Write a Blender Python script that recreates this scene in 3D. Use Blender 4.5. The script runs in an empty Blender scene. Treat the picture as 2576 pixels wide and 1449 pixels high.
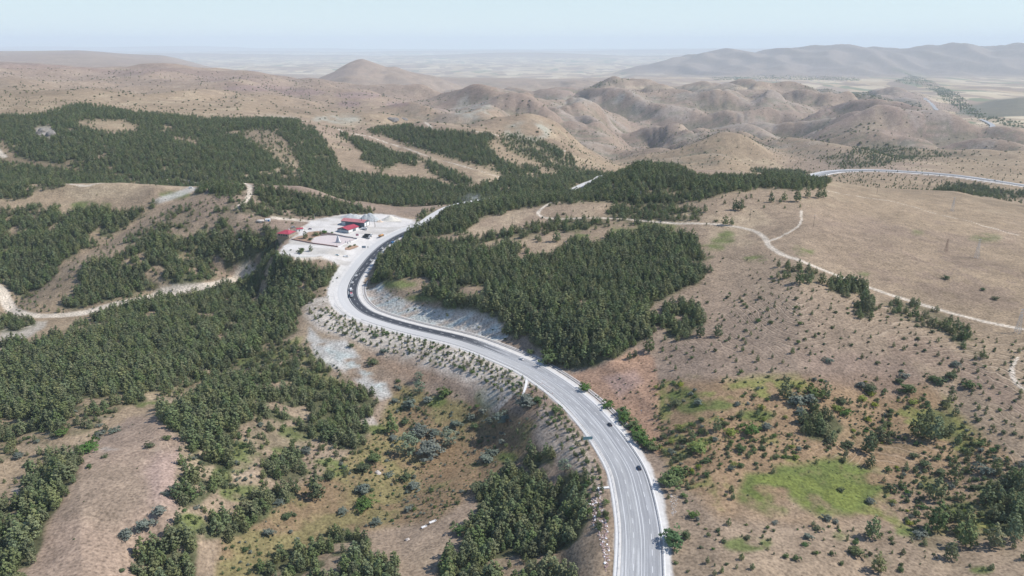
import bpy, math, random
import numpy as np
from mathutils import Vector, Matrix

# ------------------------------------------------------------------ camera, world, sun
H = 230.0                       # camera height above the near road (road = 0)
PITCH = math.radians(18.42)
FD = 1849.0                     # focal length in units of a 2576 px wide picture
SC = bpy.context.scene
COL = SC.collection
cam_d = bpy.data.cameras.new('camera'); cam = bpy.data.objects.new('camera', cam_d); COL.objects.link(cam)
cam_d.sensor_width = 36.0; cam_d.lens = 36.0 * FD / 2576.0
cam_d.clip_start = 1.0; cam_d.clip_end = 200000.0
cam.location = (0, 0, H); cam.rotation_euler = (math.pi / 2 - PITCH, 0, 0)
SC.camera = cam
SUN_EL, SUN_AZ = math.radians(47), math.radians(84)      # azimuth clockwise from +Y
SUN_S, SKY_S, EXPO = 3.9, 0.125, 0.42
w = bpy.data.worlds.new('World'); SC.world = w; w.use_nodes = True
nt = w.node_tree; sky = nt.nodes.new('ShaderNodeTexSky'); sky.sky_type = 'NISHITA'
sky.sun_disc = False; sky.sun_elevation = SUN_EL; sky.sun_rotation = SUN_AZ
sky.altitude = 1400; sky.air_density = 1.0; sky.dust_density = 0.4; sky.ozone_density = 1.6
bg = nt.nodes['Background']; tint = nt.nodes.new('ShaderNodeVectorMath'); tint.operation = 'MULTIPLY'; tint.inputs[1].default_value = (0.93, 0.97, 1.05); nt.links.new(sky.outputs[0], tint.inputs[0]); geo = nt.nodes.new('ShaderNodeTexCoord'); sxyz = nt.nodes.new('ShaderNodeSeparateXYZ'); nt.links.new(geo.outputs['Generated'], sxyz.inputs[0])
def _mr(v, a, b, c, d):
    x = nt.nodes.new('ShaderNodeMapRange'); nt.links.new(v, x.inputs[0])
    for k, q in zip((1, 2, 3, 4), (a, b, c, d)): x.inputs[k].default_value = q
    return x.outputs[0]
veil = nt.nodes.new('ShaderNodeMix'); veil.data_type = 'RGBA'; veil.inputs[6].default_value = (4.65, 5.5, 5.6, 1); veil.inputs[7].default_value = (3.4, 4.25, 4.75, 1); nt.links.new(_mr(sxyz.outputs[2], 0.0, 0.14, 0, 1), veil.inputs[0])   # thin summer veil low in the sky
mxs = nt.nodes.new('ShaderNodeMix'); mxs.data_type = 'RGBA'; nt.links.new(_mr(sxyz.outputs[2], 0.10, 0.45, 0.88, 0.0), mxs.inputs[0]); nt.links.new(tint.outputs[0], mxs.inputs[6]); nt.links.new(veil.outputs[2], mxs.inputs[7]); nt.links.new(mxs.outputs[2], bg.inputs[0]); bg.inputs[1].default_value = SKY_S
sd = bpy.data.lights.new('sun', 'SUN'); sun = bpy.data.objects.new('sun', sd); COL.objects.link(sun)
sd.energy = SUN_S; sd.angle = math.radians(0.53); sd.color = (1.0, 0.955, 0.89)
sv = Vector((math.cos(SUN_EL) * math.sin(SUN_AZ), math.cos(SUN_EL) * math.cos(SUN_AZ), math.sin(SUN_EL)))
sun.rotation_euler = sv.to_track_quat('Z', 'Y').to_euler(); sun.location = (300, 300, 900)
SC.view_settings.view_transform = 'Standard'; SC.view_settings.look = 'None'
SC.view_settings.exposure = EXPO; SC.view_settings.gamma = 1.0
SC.render.engine = 'CYCLES'
SC.cycles.max_bounces = 5; SC.cycles.diffuse_bounces = 2; SC.cycles.glossy_bounces = 1
SC.cycles.transmission_bounces = 2; SC.cycles.volume_bounces = 3; SC.cycles.transparent_max_bounces = 4
SC.cycles.use_denoising = True

# ------------------------------------------------------------------ helpers
rng = np.random.default_rng(7)
CP, SP = math.cos(PITCH), math.sin(PITCH)
def rowtan(py):                      # drop per metre forward for picture row py
    v = (724.5 - np.asarray(py, float)) / FD
    return (SP - v * CP) / (CP + v * SP)
def ray(px, py):
    u = (px - 1288.0) / FD; v = (724.5 - py) / FD
    return np.array([u, CP + v * SP, -SP + v * CP])
def at(px, py, z):                   # pixel on the plane at height z
    d = ray(px, py); t = (z - H) / d[2]
    return np.array([d[0] * t, d[1] * t, z])
def atY(px, py, Y):
    d = ray(px, py); t = Y / d[1]
    return np.array([d[0] * t, Y, H + d[2] * t])
def proj(x, y, z):
    dz = z - H
    dep = y * CP - dz * SP
    return 1288 + FD * x / dep, 724.5 - FD * (y * SP + dz * CP) / dep
def qof(x, y): return 1288 + FD * x / (y * CP + H * SP)
def smooth(a, b, x):
    t = np.clip((x - a) / (b - a), 0, 1); return t * t * (3 - 2 * t)

def _hash(ix, iy, s):
    h = (ix.astype(np.int64) * 374761393 + iy.astype(np.int64) * 668265263 + s * 974711) & 0xFFFFFFFF
    h = ((h ^ (h >> 13)) * 1274126177) & 0xFFFFFFFF
    return ((h ^ (h >> 16)) & 0xFFFF) / 65535.0
def noise(x, y, s=0):                # smooth value noise in -1..1
    x = np.asarray(x, float); y = np.asarray(y, float)
    ix = np.floor(x); iy = np.floor(y); fx = x - ix; fy = y - iy
    fx = fx * fx * fx * (fx * (fx * 6 - 15) + 10); fy = fy * fy * fy * (fy * (fy * 6 - 15) + 10)
    ix = ix.astype(np.int64); iy = iy.astype(np.int64)
    a = _hash(ix, iy, s); b = _hash(ix + 1, iy, s); c = _hash(ix, iy + 1, s); d = _hash(ix + 1, iy + 1, s)
    return 2 * ((a * (1 - fx) + b * fx) * (1 - fy) + (c * (1 - fx) + d * fx) * fy) - 1
def fbm(x, y, o=4, s=0, g=0.5):
    r = 0; a = 1.0; t = 0
    for k in range(o):
        r = r + a * noise(x * 2 ** k + 17 * k, y * 2 ** k - 9 * k, s + k); t += a; a *= g
    return r / t

# ------------------------------------------------------------------ relief
# per picture column: (row, height) of visible near ground; (row, distance) for far ground; hidden (None, distance, height)
PROF = {
 -420: [(1449,-8),(1050,-25),(880,-32),(700,-20),(600,5),(520,28),(470,42),(None,1140,30),(430,'D',1270),(380,'D',1360),(300,'D',1650),(250,'D',2000),(200,'D',2900),(160,'D',4600),(None,7000,20),(128,'D',12000),(None,16000,-120),(None,24000,-330),(None,60000,-385)],
 0: [(1449,-5),(1250,-10),(1050,-25),(880,-33),(800,-34),(700,-22),(600,0),(520,25),(465,40),(None,1130,22),(430,'D',1250),(380,'D',1340),(330,'D',1480),(300,'D',1600),(250,'D',1900),(210,'D',2600),(180,'D',3600),(160,'D',4600),(None,6500,20),(132,'D',12000),(None,16000,-120),(None,24000,-330),(None,60000,-385)],
 200: [(1449,-3),(1250,0),(1050,-10),(950,-20),(850,-29),(795,-34),(700,-14),(620,6),(560,16),(500,31),(465,45),(None,1130,15),(440,'D',1230),(400,'D',1290),(340,'D',1430),(290,'D',1600),(266,'D',1750),(250,'D',1950),(220,'D',2500),(190,'D',3200),(172,'D',4200),(None,6500,10),(130,'D',12000),(None,16000,-120),(None,24000,-330),(None,60000,-385)],
 400: [(1449,-20),(1250,-2),(1050,-6),(900,-22),(800,-29),(745,-32),(690,-13),(600,12),(540,28),(500,38),(460,50),(None,1130,10),(440,'D',1230),(400,'D',1300),(340,'D',1480),(300,'D',1620),(288,'D',1700),(270,'D',1950),(240,'D',2300),(210,'D',2900),(172,'D',4000),(None,6000,0),(141,'D',14000),(None,20000,-330),(None,60000,-385)],
 600: [(1449,-25),(1250,-20),(1050,-12),(900,-20),(800,-28),(740,-31),(702,-32),(650,-10),(600,14),(560,25),(520,38),(490,46),(464,51),(None,1130,5),(450,'D',1200),(400,'D',1330),(350,'D',1500),(310,'D',1650),(300,'D',1720),(270,'D',2050),(240,'D',2500),(200,'D',3500),(179,'D',4300),(None,6500,-80),(None,12000,-260),(None,20000,-380),(None,60000,-385)],
 760: [(1449,-25),(1300,-28),(1150,-28),(1000,-22),(900,-20),(850,-15),(800,-14),(740,-11),(700,-4),(660,7),(630,14),(600,18),(565,20),(540,24),(510,34),(471,48),(None,1130,0),(460,'D',1190),(400,'D',1350),(350,'D',1500),(310,'D',1650),(None,1900,40),(285,'D',2300),(250,'D',3000),(205,'D',4000),(None,5500,-120),(None,12000,-280),(None,20000,-380),(None,60000,-385)],
 900: [(1449,-24),(1300,-30),(1150,-31),(1000,-27),(900,-17),(850,-13),(800,-10),(745,-6),(690,3),(640,14),(600,19),(565,20),(545,22),(515,27),(None,1060,6),(490,'D',1140),(450,'D',1240),(400,'D',1400),(350,'D',1600),(325,'D',1740),(None,1950,0),(300,'D',2300),(260,'D',3100),(219,'D',4200),(None,5300,-120),(207,'D',7000),(195,'D',8500),(None,12000,-320),(None,20000,-385),(None,60000,-385)],
 1000: [(1449,-25),(1300,-33),(1150,-34),(1000,-27),(900,-17),(850,-12),(815,-9),(790,-5),(745,4),(700,10),(640,17),(600,20),(570,22),(545,22),(None,1030,6),(520,'D',1090),(480,'D',1180),(440,'D',1300),(400,'D',1450),(360,'D',1650),(340,'D',1760),(None,2000,-12),(310,'D',2300),(270,'D',3000),(240,'D',3700),(225,'D',4300),(None,5500,-130),(207,'D',7500),(195,'D',9000),(None,14000,-360),(None,20000,-385),(None,60000,-385)],
 1200: [(1449,-22),(1300,-28),(1150,-32),(1050,-25),(980,-16),(900,-9),(860,-7),(830,2),(780,12),(700,18),(640,22),(590,28),(560,32),(538,35),(None,1040,12),(510,'D',1120),(470,'D',1210),(440,'D',1300),(400,'D',1430),(370,'D',1560),(345,'D',1720),(333,'D',1850),(None,2200,-30),(310,'D',2500),(280,'D',3100),(252,'D',3800),(None,4600,-130),(None,5300,-168),(243,'D',6000),(None,6500,-168),(215,'D',7500),(200,'D',9200),(None,14000,-360),(None,20000,-385),(None,60000,-385)],
 1400: [(1449,-16),(1300,-18),(1150,-16),(1050,-10),(980,-6),(930,-3),(900,2),(850,8),(780,14),(700,20),(640,26),(600,30),(560,36),(530,40),(508,44),(None,960,38),(497,'D',1040),(475,'D',1150),(450,'D',1300),(425,'D',1450),(400,'D',1620),(380,'D',1780),(355,'D',1950),(None,2200,-60),(335,'D',2500),(300,'D',3050),(260,'D',3900),(228,'D',4500),(None,5500,-150),(212,'D',7200),(200,'D',9500),(None,14000,-360),(None,20000,-385),(None,60000,-385)],
 1480: [(1449,-10),(1300,-8),(1150,-8),(1050,-5),(980,1),(930,3),(900,6),(850,11),(780,17),(700,23),(640,28),(600,32),(560,37),(530,41),(508,44),(None,980,36),(492,'D',1070),(475,'D',1170),(455,'D',1330),(440,'D',1450),(425,'D',1560),(400,'D',1800),(370,'D',2200),(340,'D',2600),(300,'D',3100),(260,'D',3900),(222,'D',4700),(None,5700,-150),(208,'D',7400),(197,'D',10000),(None,14000,-360),(None,20000,-385),(None,60000,-385)],
 1540: [(1449,-2),(1300,-2),(1200,-3),(1100,-3),(1050,-2),(980,3),(940,4),(900,7),(850,13),(780,19),(700,25),(640,29),(590,33),(560,37),(520,42),(480,50),(460,55),(None,1200,22),(None,1450,-20),(420,'D',1700),(390,'D',2050),(360,'D',2450),(320,'D',2950),(280,'D',3600),(240,'D',4400),(214,'D',5000),(None,6300,-200),(200,'D',9500),(None,14000,-360),(None,20000,-385),(None,60000,-385)],
 1600: [(1449,0),(1300,0),(1200,-1),(1100,-2),(1050,-2),(980,4),(940,5),(900,8),(850,14),(780,20),(700,26),(640,30),(590,34),(560,38),(520,42),(480,52),(450,60),(430,64),(None,1250,20),(None,1500,-45),(405,'D',1900),(360,'D',2500),(320,'D',3000),(280,'D',3600),(240,'D',4500),(212,'D',5200),(199,'D',5900),(None,7500,-270),(190,'D',12000),(None,20000,-385),(None,60000,-385)],
 1800: [(1449,3),(1300,2),(1200,4),(1100,8),(1000,14),(950,16),(880,18),(800,22),(700,30),(640,36),(590,42),(560,46),(520,52),(480,56),(452,58),(None,1300,15),(None,1500,-50),(425,'D',1750),(400,'D',2100),(360,'D',2600),(320,'D',3100),(280,'D',3700),(240,'D',4500),(205,'D',5500),(None,7200,-260),(195,'D',11500),(None,14000,-320),(None,20000,-385),(None,60000,-385)],
 2000: [(1449,0),(1300,0),(1200,2),(1100,6),(1000,14),(920,22),(860,26),(800,32),(740,36),(680,42),(620,46),(570,50),(520,54),(490,55),(476,54),(None,1170,30),(None,1350,-40),(455,'D',1500),(430,'D',1800),(400,'D',2200),(360,'D',2800),(320,'D',3200),(280,'D',3700),(240,'D',4600),(207,'D',5600),(None,7500,-280),(200,'D',11000),(190,'D',12200),(None,15500,-50),(None,20000,-385),(None,60000,-385)],
 2200: [(1449,-5),(1300,-5),(1200,-4),(1100,0),(1000,8),(920,16),(860,22),(800,26),(740,30),(680,34),(620,38),(570,40),(520,38),(495,34),(None,1200,5),(None,1350,-45),(460,'D',1500),(428,'D',1700),(400,'D',2000),(370,'D',2400),(330,'D',2800),(306,'D',3050),(None,3500,-170),(285,'D',4000),(260,'D',4700),(230,'D',5600),(213,'D',6500),(None,7800,-300),(203,'D',11000),(190,'D',12500),(None,15500,60),(None,20000,-385),(None,60000,-385)],
 2400: [(1449,-5),(1300,-5),(1200,-3),(1100,2),(1000,8),(920,14),(860,20),(800,24),(740,27),(680,30),(620,30),(570,30),(540,28),(510,25),(None,1250,-10),(None,1400,-58),(470,'D',1550),(441,'D',1750),(410,'D',2000),(370,'D',2500),(350,'D',3200),(330,'D',3800),(300,'D',4500),(270,'D',5500),(240,'D',7000),(215,'D',9500),(201,'D',11500),(188,'D',12800),(None,15500,100),(None,20000,-385),(None,60000,-385)],
 2480: [(1449,-3),(1300,-3),(1200,0),(1100,5),(1000,11),(920,16),(860,20),(800,23),(740,26),(680,28),(620,28),(570,26),(522,21),(None,1280,-25),(485,'D',1480),(454,'D',1690),(420,'D',1950),(385,'D',2250),(362,'D',2600),(None,2950,-178),(345,'D',3350),(320,'D',3900),(300,'D',4400),(272,'D',5400),(250,'D',6300),(225,'D',8000),(203,'D',11500),(187,'D',12900),(None,15500,105),(None,20000,-385),(None,60000,-385)],
 2576: [(1449,0),(1300,0),(1200,4),(1100,8),(1000,14),(920,18),(860,20),(800,22),(740,24),(680,26),(620,26),(570,22),(532,17),(None,1300,-40),(500,'D',1400),(467,'D',1600),(430,'D',1850),(390,'D',2100),(345,'D',2600),(None,3100,-190),(320,'D',3700),(300,'D',4300),(275,'D',5000),(248,'D',5700),(None,6600,-235),(225,'D',8300),(203,'D',11500),(186,'D',13000),(None,15500,110),(None,20000,-385),(None,60000,-385)],
 3000: [(1449,4),(1200,8),(1000,16),(860,20),(740,24),(620,24),(560,18),(None,1300,-40),(490,'D',1500),(430,'D',1900),(390,'D',2300),(None,3100,-190),(300,'D',4300),(250,'D',5700),(None,6600,-235),(203,'D',11500),(None,15500,110),(None,20000,-385),(None,60000,-385)],
}
qcols = sorted(PROF)
QX0, QX1 = -1500.0, 4100.0
def build_axis():
    ys = [120.0]
    while ys[-1] < 72000:
        y = ys[-1]
        k = 0.010 if y < 230 else 0.0034 if y < 1000 else 0.0046 if y < 2500 else 0.0055 if y < 9000 else 0.0075
        ys.append(y * (1 + k))
    qs = list(np.arange(QX0, -160, 24)) + list(np.arange(-160, 2740, 3.2)) + list(np.arange(2740, QX1, 24))
    return np.array(ys), np.array(qs)
YS, QS = build_axis(); LY = np.log(YS)
def pchip(x, y, xi):
    h = np.diff(x); d = np.diff(y) / h; m = np.zeros_like(y)
    for i in range(1, len(x) - 1):
        if d[i - 1] * d[i] > 0:
            w1 = 2 * h[i] + h[i - 1]; w2 = h[i] + 2 * h[i - 1]
            m[i] = (w1 + w2) / (w1 / d[i - 1] + w2 / d[i])
    m[0] = d[0]; m[-1] = d[-1]
    i = np.clip(np.searchsorted(x, xi) - 1, 0, len(x) - 2); t = (xi - x[i]) / h[i]
    t = np.clip(t, 0, 1)
    return ((2 * t**3 - 3 * t**2 + 1) * y[i] + (t**3 - 2 * t**2 + t) * h[i] * m[i] + (-2 * t**3 + 3 * t**2) * y[i + 1] + (t**3 - t**2) * h[i] * m[i + 1])
cols = []
for q in qcols:
    xs, zs = [], []
    for e in PROF[q]:
        if e[0] is None: Y, z = e[1], e[2]
        elif e[1] == 'D': Y = e[2]; z = H - Y * rowtan(e[0])
        else: z = e[1]; Y = (H - z) / rowtan(e[0])
        if xs and Y <= math.exp(xs[-1]) * 1.01: continue
        xs.append(math.log(Y)); zs.append(float(z))
    xs = [math.log(100)] + xs; zs = [zs[0]] + zs
    cols.append(pchip(np.array(xs), np.array(zs), LY))
CC = np.array(cols)                                         # columns x rows
def colinterp(q):
    xq = np.array(qcols, float); q = np.clip(q, xq[0], xq[-1])
    i = np.clip(np.searchsorted(xq, q) - 1, 0, len(xq) - 2)
    t = (q - xq[i]) / (xq[i + 1] - xq[i]); t = t * t * (3 - 2 * t) * 0.5 + t * 0.5
    return CC[i] * (1 - t)[:, None] + CC[i + 1] * t[:, None]
Z = colinterp(QS)                                            # q x Y
QQ, YY = np.meshgrid(QS, YS, indexing='ij')
XX = (QQ - 1288) / FD * (YY * CP + H * SP)
# noise relief
near = 1 - smooth(900, 1500, YY)
midL = smooth(1000, 1800, YY) * (1 - smooth(900, 1500, QQ)) * (1 - smooth(6000, 9000, YY))
midR = smooth(1480, 1950, YY - 330 * smooth(1800, 2000, QQ)) * smooth(850, 1300, QQ) * (1 - smooth(6500, 9000, YY)) * (1 - smooth(2280, 2400, QQ) * smooth(2750, 3150, YY))
midC = 0.9 * (1 - 0.9 * np.exp(-((QQ - 1240) / 90) ** 2) * (1 - smooth(6500, 7500, YY))) * smooth(4300, 5500, YY) * (1 - smooth(9000, 14000, YY))
far = smooth(9000, 16000, YY)
wx = XX + 220 * fbm(XX / 900, YY / 900, 3, 40); wy = YY + 220 * fbm(XX / 900 + 50, YY / 900, 3, 45)
def billow(x, y, L, s, o=3):
    r = 0; a = 1; t = 0
    for k in range(o):
        n = noise(x / L * 2.0 ** k + 3.3 * k, y / L * 2.0 ** k, s + k)
        r = r + a * (np.sqrt(n * n + 0.003) - 0.33); t += a; a *= 0.46
    return r / t
ca, sa = math.cos(0.5), math.sin(0.5)
Z += near * (2.2 * fbm(XX / 90, YY / 90, 3, 1) + 0.5 * fbm(XX / 14, YY / 14, 2, 5)) * smooth(150, 300, YY)
Z += midL * ((22 + 30 * smooth(1900, 2600, YY)) * billow((wx * ca + wy * sa) * 0.55, (wy * ca - wx * sa) * 1.3, 560, 11, 4) + 2 * fbm(XX / 60, YY / 60, 2, 8))
# the right-hand range
RR = smooth(1450, 2050, QQ)
crest = np.interp(QQ[:, 0], [1450, 1750, 2000, 2100, 2190, 2270, 2360, 2430, 2500, 2600, 3000, 4000], [152, 146, 131, 123, 128, 130, 124, 117, 121, 117, 112, 112])
topz = H - 15500 * rowtan(crest)
bell = np.exp(-((YY - 15600) / 1500.0) ** 2)
Z += np.maximum(0, (topz[:, None] - Z)) * bell * smooth(1500, 1750, QQ)
BV = billow(wx, wy * .8, 800, 26, 3)
Z += midR * (30 - 24 * smooth(3700, 5000, YY)) * BV
def dissect(nx, ny, dx, U, K, nit, dif, tilt, seed, keep):
    """a block of hills cut by streams: uplift, stream incision and creep on a square grid; returns heights (without the broad shape) and log drainage area"""
    x0 = y0 = 0; x1 = nx * dx; y1 = ny * dx
    gx = np.arange(x0, x1, dx); gy = np.arange(y0, y1, dx); GX, GY = np.meshgrid(gx, gy, indexing='ij'); nx, ny = GX.shape; r_ = np.random.default_rng(11)
    z = tilt[0] * (GX - x0) + tilt[1] * (GY - y0) + dx * .5 * fbm(GX / (dx * 14), GY / (dx * 14), 4, seed) + r_.normal(0, dx * .05, GX.shape); n = nx * ny
    edge = np.zeros((nx, ny), bool); edge[0] = edge[-1] = True; edge[:, 0] = edge[:, -1] = True
    idx = np.arange(n).reshape(nx, ny); nb = [(-1, 0), (1, 0), (0, -1), (0, 1), (-1, -1), (-1, 1), (1, -1), (1, 1)]
    er = edge.ravel()
    for it in range(nit):
        best = np.zeros((nx, ny)); rec = idx.copy()
        for a, b in nb:
            zz = np.roll(z, (-a, -b), (0, 1)); ii = np.roll(idx, (-a, -b), (0, 1)); s = (z - zz) / (dx * math.hypot(a, b)); m = (s > best) & ~edge; best = np.where(m, s, best); rec = np.where(m, ii, rec)
        zf = z.ravel(); ol = np.argsort(zf).tolist(); rl = rec.ravel().tolist(); A = [dx * dx] * n
        for i in reversed(ol):
            r = rl[i]
            if r != i: A[r] += A[i]
        Aa = np.array(A); F = (K * np.sqrt(Aa) / dx).tolist(); zl = (zf + U * ~er).tolist()
        for i in ol:
            r = rl[i]
            if r != i: f = F[i]; zl[i] = (zl[i] + f * zl[r]) / (1 + f)
        z = np.array(zl).reshape(nx, ny)
        z[1:-1, 1:-1] += dif * (z[2:, 1:-1] + z[:-2, 1:-1] + z[1:-1, 2:] + z[1:-1, :-2] - 4 * z[1:-1, 1:-1])
    b = z.copy(); k_ = int(keep / dx)
    for ax in (0, 1):
        for _ in range(2):
            c = np.cumsum(np.pad(b, [(k_ + 1, k_) if a == ax else (0, 0) for a in (0, 1)], mode='edge'), axis=ax)
            b = ((c[2 * k_ + 1:] - c[:-2 * k_ - 1]) if ax == 0 else (c[:, 2 * k_ + 1:] - c[:, :-2 * k_ - 1])) / (2 * k_ + 1)
    return gx, gy, z - b, np.log10(Aa.reshape(nx, ny))
def finer(G, f=3):
    n0, n1 = G.shape; a = np.linspace(0, n0 - 1, n0 * f); b = np.linspace(0, n1 - 1, n1 * f)
    i = np.minimum(a.astype(int), n0 - 2); u = (a - i)[:, None]; G = G[i] * (1 - u) + G[i + 1] * u
    j = np.minimum(b.astype(int), n1 - 2); v = (b - j)[None]; G = G[:, j] * (1 - v) + G[:, j + 1] * v
    for _ in range(2):
        P_ = np.pad(G, 1, mode='edge'); G = (P_[:-2, 1:-1] + P_[2:, 1:-1] + P_[1:-1, :-2] + P_[1:-1, 2:] + 2 * G) / 6
    return G
_, _, HD, HA = dissect(338, 288, 24.0, 7, .4, 105, .2, (0, .06), 90, 700)
HD = finer(HD[20:-20, 12:-30]); HA = finer(HA[20:-20, 12:-30])
def hills(G, x, y, cx, cy, rot, cell, st=1.5):
    """the stream-cut block sampled at world x,y (mirrored beyond its edges)"""
    c, s = math.cos(rot), math.sin(rot); u = ((x - cx) * c + (y - cy) * s) * 3 / cell + G.shape[0] / 2; v = (-(x - cx) * s + (y - cy) * c) * 3 / cell + G.shape[1] / 2
    n0, n1 = G.shape[0] - 2, G.shape[1] - 2; u = np.abs((u + 64 * n0) % (2 * n0) - n0) * .9999; v = np.abs((v + 64 * n1) % (2 * n1) - n1) * .9999
    i = u.astype(int); j = v.astype(int); u = u - i; v = v - j
    return (G[i, j] * (1 - u) + G[i + 1, j] * u) * (1 - v) + (G[i, j + 1] * (1 - u) + G[i + 1, j + 1] * u) * v
HP = (1300, 3700, 0.75, 27.0)
def hx(x, y): return x + 60 * fbm(x / 400, y / 400, 2, 46), y + 60 * fbm(x / 400 + 9, y / 400, 2, 47)
EDZ = hills(HD, *hx(XX, YY), *HP); EAR = hills(HA, *hx(XX, YY), *HP)
Z += EDZ * np.clip(midR * (1.45 - .75 * smooth(3900, 5200, YY)) + midL * 0.6 * smooth(1800, 2600, YY), 0, 2) + midR * (-22 * smooth(2600, 3600, YY) - 44 * smooth(4200, 5000, YY))
Z += midR * (0.45 + 0.55 * smooth(1900, 2800, YY)) * (205 * BV + 42 * billow(wx + 90, wy * .7, 200, 27, 3))
Z += midC * 45 * billow(wx, wy * 0.8, 1900, 31, 3) * (1 - smooth(2200, 2400, QQ) * (1 - smooth(12000, 12500, YY)) - 0)
far_plain = 95 * fbm(XX / 5200, YY / 3200, 4, 51)
Z += far * far_plain
for (pY, A, L, s) in ((33000, 260, 9000, 61), (47000, 420, 13000, 62), (62000, 560, 16000, 63)):
    Z += A * np.exp(-((YY - pY) / (pY * 0.07)) ** 2) * (0.35 + 0.65 * np.clip(fbm(XX / L, YY / (L * 3), 3, s) + 0.25, 0, 2)) * smooth(16000, 22000, YY)
Z += smooth(12000, 13300, YY) * (1 - smooth(18500, 20000, YY)) * smooth(1550, 1800, QQ) * 2.3 * hills(HD, XX, YY, 9000, 15500, 0.25, 60.0)
# the lone peak with its shoulder
def bump(px, py, Y, A, rx, ry, p=1.0):
    c = atY(px, py, Y); r = np.sqrt(((XX - c[0]) / rx) ** 2 + ((YY - c[1]) / ry) ** 2)
    return A * np.clip(1 - r, 0, 1) ** p * (1 + 0.10 * fbm(XX / 300, YY / 300, 3, 81) * np.clip(r * 2, 0, 1)) + (26 * billow(XX, YY * .4, 330, 83, 3) * np.clip(1.4 - r, 0, 1) * np.clip(r * 3, 0, 1) if A > 100 else 0)
Z += np.maximum(bump(915, 205, 7400, 215, 640, 1100, 1.1) * 0.96, bump(995, 205, 7500, 150, 640, 1100, 0.8))
Z += bump(100, 172, 3900, 14, 260, 500)
# low hummocks in the valley in front of the right-hand range
Z += bump(2290, 205, 9800, 70, 900, 800, 1.2)
# lake basin
lk = at(1238, 243, -170.0)
rl = np.sqrt(((XX - lk[0]) / 120.0) ** 2 + ((YY - lk[1]) / 220.0) ** 2)
Z = np.where(rl < 2.2, Z * smooth(1.0, 2.2, rl) + (-174.0) * (1 - smooth(1.0, 2.2, rl)), Z)

# ------------------------------------------------------------------ roads: centre lines
def catmull(P, step=3.0):
    P = np.array(P, float); P = np.vstack([2 * P[0] - P[1], P, 2 * P[-1] - P[-2]]); out = []
    for i in range(1, len(P) - 2):
        L = np.linalg.norm(P[i + 1] - P[i]); n = max(2, int(L / step))
        t = (np.arange(n) / n)[:, None]
        a, b, c, d = P[i - 1], P[i], P[i + 1], P[i + 2]
        out.append(0.5 * (2 * b + (c - a) * t + (2 * a - 5 * b + 4 * c - d) * t**2 + (3 * b - a - 3 * c + d) * t**3))
    out.append(P[-2][None]); out = np.vstack(out)
    s = np.concatenate([[0], np.cumsum(np.linalg.norm(np.diff(out, axis=0), axis=1))])
    n = max(2, int(s[-1] / step)); si = np.linspace(0, s[-1], n + 1)
    return np.stack([np.interp(si, s, out[:, k]) for k in range(3)], 1), si
def relax(P, n):
    P = P.copy()
    for _ in range(n): P[1:-1] = 0.25 * P[:-2] + 0.5 * P[1:-1] + 0.25 * P[2:]
    return P
def normals(P):
    t = np.gradient(P[:, :2], axis=0); t /= np.linalg.norm(t, axis=1)[:, None]
    return np.stack([t[:, 1], -t[:, 0]], 1)               # to the right of travel
main_px = [(1560,2300,2),(1600,1800,1),(1613,1600,.5),(1618,1449,0),(1617,1350,0),(1609,1287,-.3),(1597,1229,-.6),(1581,1177,-1),(1541,1112,-1.8),(1509,1070,-2.5),(1463,1020,-3.3),(1413,978,-4.2),(1365,945,-5),(1328,923,-5.6),(1284,903,-6.3),(1202,870,-7.2),(1140,851,-7.8),(1065,834,-8.3),(1002,818,-8.8),(952,803,-9),(914,788,-8.8),(889,768,-8),(877.5,748,-6.5),(875.5,730,-4.5),(881,710,-2),(894,688,1.5),(911,665,5.5),(932,640,9),(960,615,12.5),(990,596,16),(1015,584,18),(1045,572,20),(1066,565.5,21.5)]
P = [at(*p) for p in main_px]
P += [np.array([-75, 985., 20]), np.array([8, 1075., 15]), atY(1433, 486, 1135), atY(1455, 474, 1200), atY(1480, 462, 1270), atY(1505, 452.5, 1350), np.array([190, 1430., -15]), np.array([300, 1500., -28])]
far_px = [(1975,466,1440),(2010,452.5,1520),(2050,441.5,1600),(2080,434,1660),(2120,429.5,1700),(2200,428.5,1712),(2300,433,1700),(2400,441,1670),(2500,454.5,1620),(2576,466.5,1590),(2700,487,1530)]
ROAD, RS = catmull(P, 3.0); ROAD = relax(ROAD, 6); RN = normals(ROAD)
F = [atY(px, py, Y) for px, py, Y in far_px]
FROAD, FS = catmull(F, 4.0); FROAD = relax(FROAD, 10); FN = normals(FROAD)
def sdist(P, N, x, y, reach=70):
    """signed distance (right positive), height and index of nearest road point for points x,y"""
    d = np.full(x.shape, 1e9); sgn = np.zeros(x.shape); zz = np.zeros(x.shape); ii = np.zeros(x.shape, int)
    m = (x > P[:, 0].min() - reach) & (x < P[:, 0].max() + reach) & (y > P[:, 1].min() - reach) & (y < P[:, 1].max() + reach)
    idx = np.flatnonzero(m.ravel()); xs = x.ravel()[idx]; ys = y.ravel()[idx]
    for a in range(0, len(idx), 60000):
        X = xs[a:a + 60000]; Y = ys[a:a + 60000]
        D = (X[:, None] - P[None, :, 0]) ** 2 + (Y[:, None] - P[None, :, 1]) ** 2
        j = D.argmin(1); dd = np.sqrt(D[np.arange(len(j)), j])
        sg = (X - P[j, 0]) * N[j, 0] + (Y - P[j, 1]) * N[j, 1]
        k = idx[a:a + 60000]
        d.ravel()[k] = dd; sgn.ravel()[k] = sg; zz.ravel()[k] = P[j, 2]; ii.ravel()[k] = j
    return np.where(sgn < 0, -d, d), zz, ii
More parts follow.
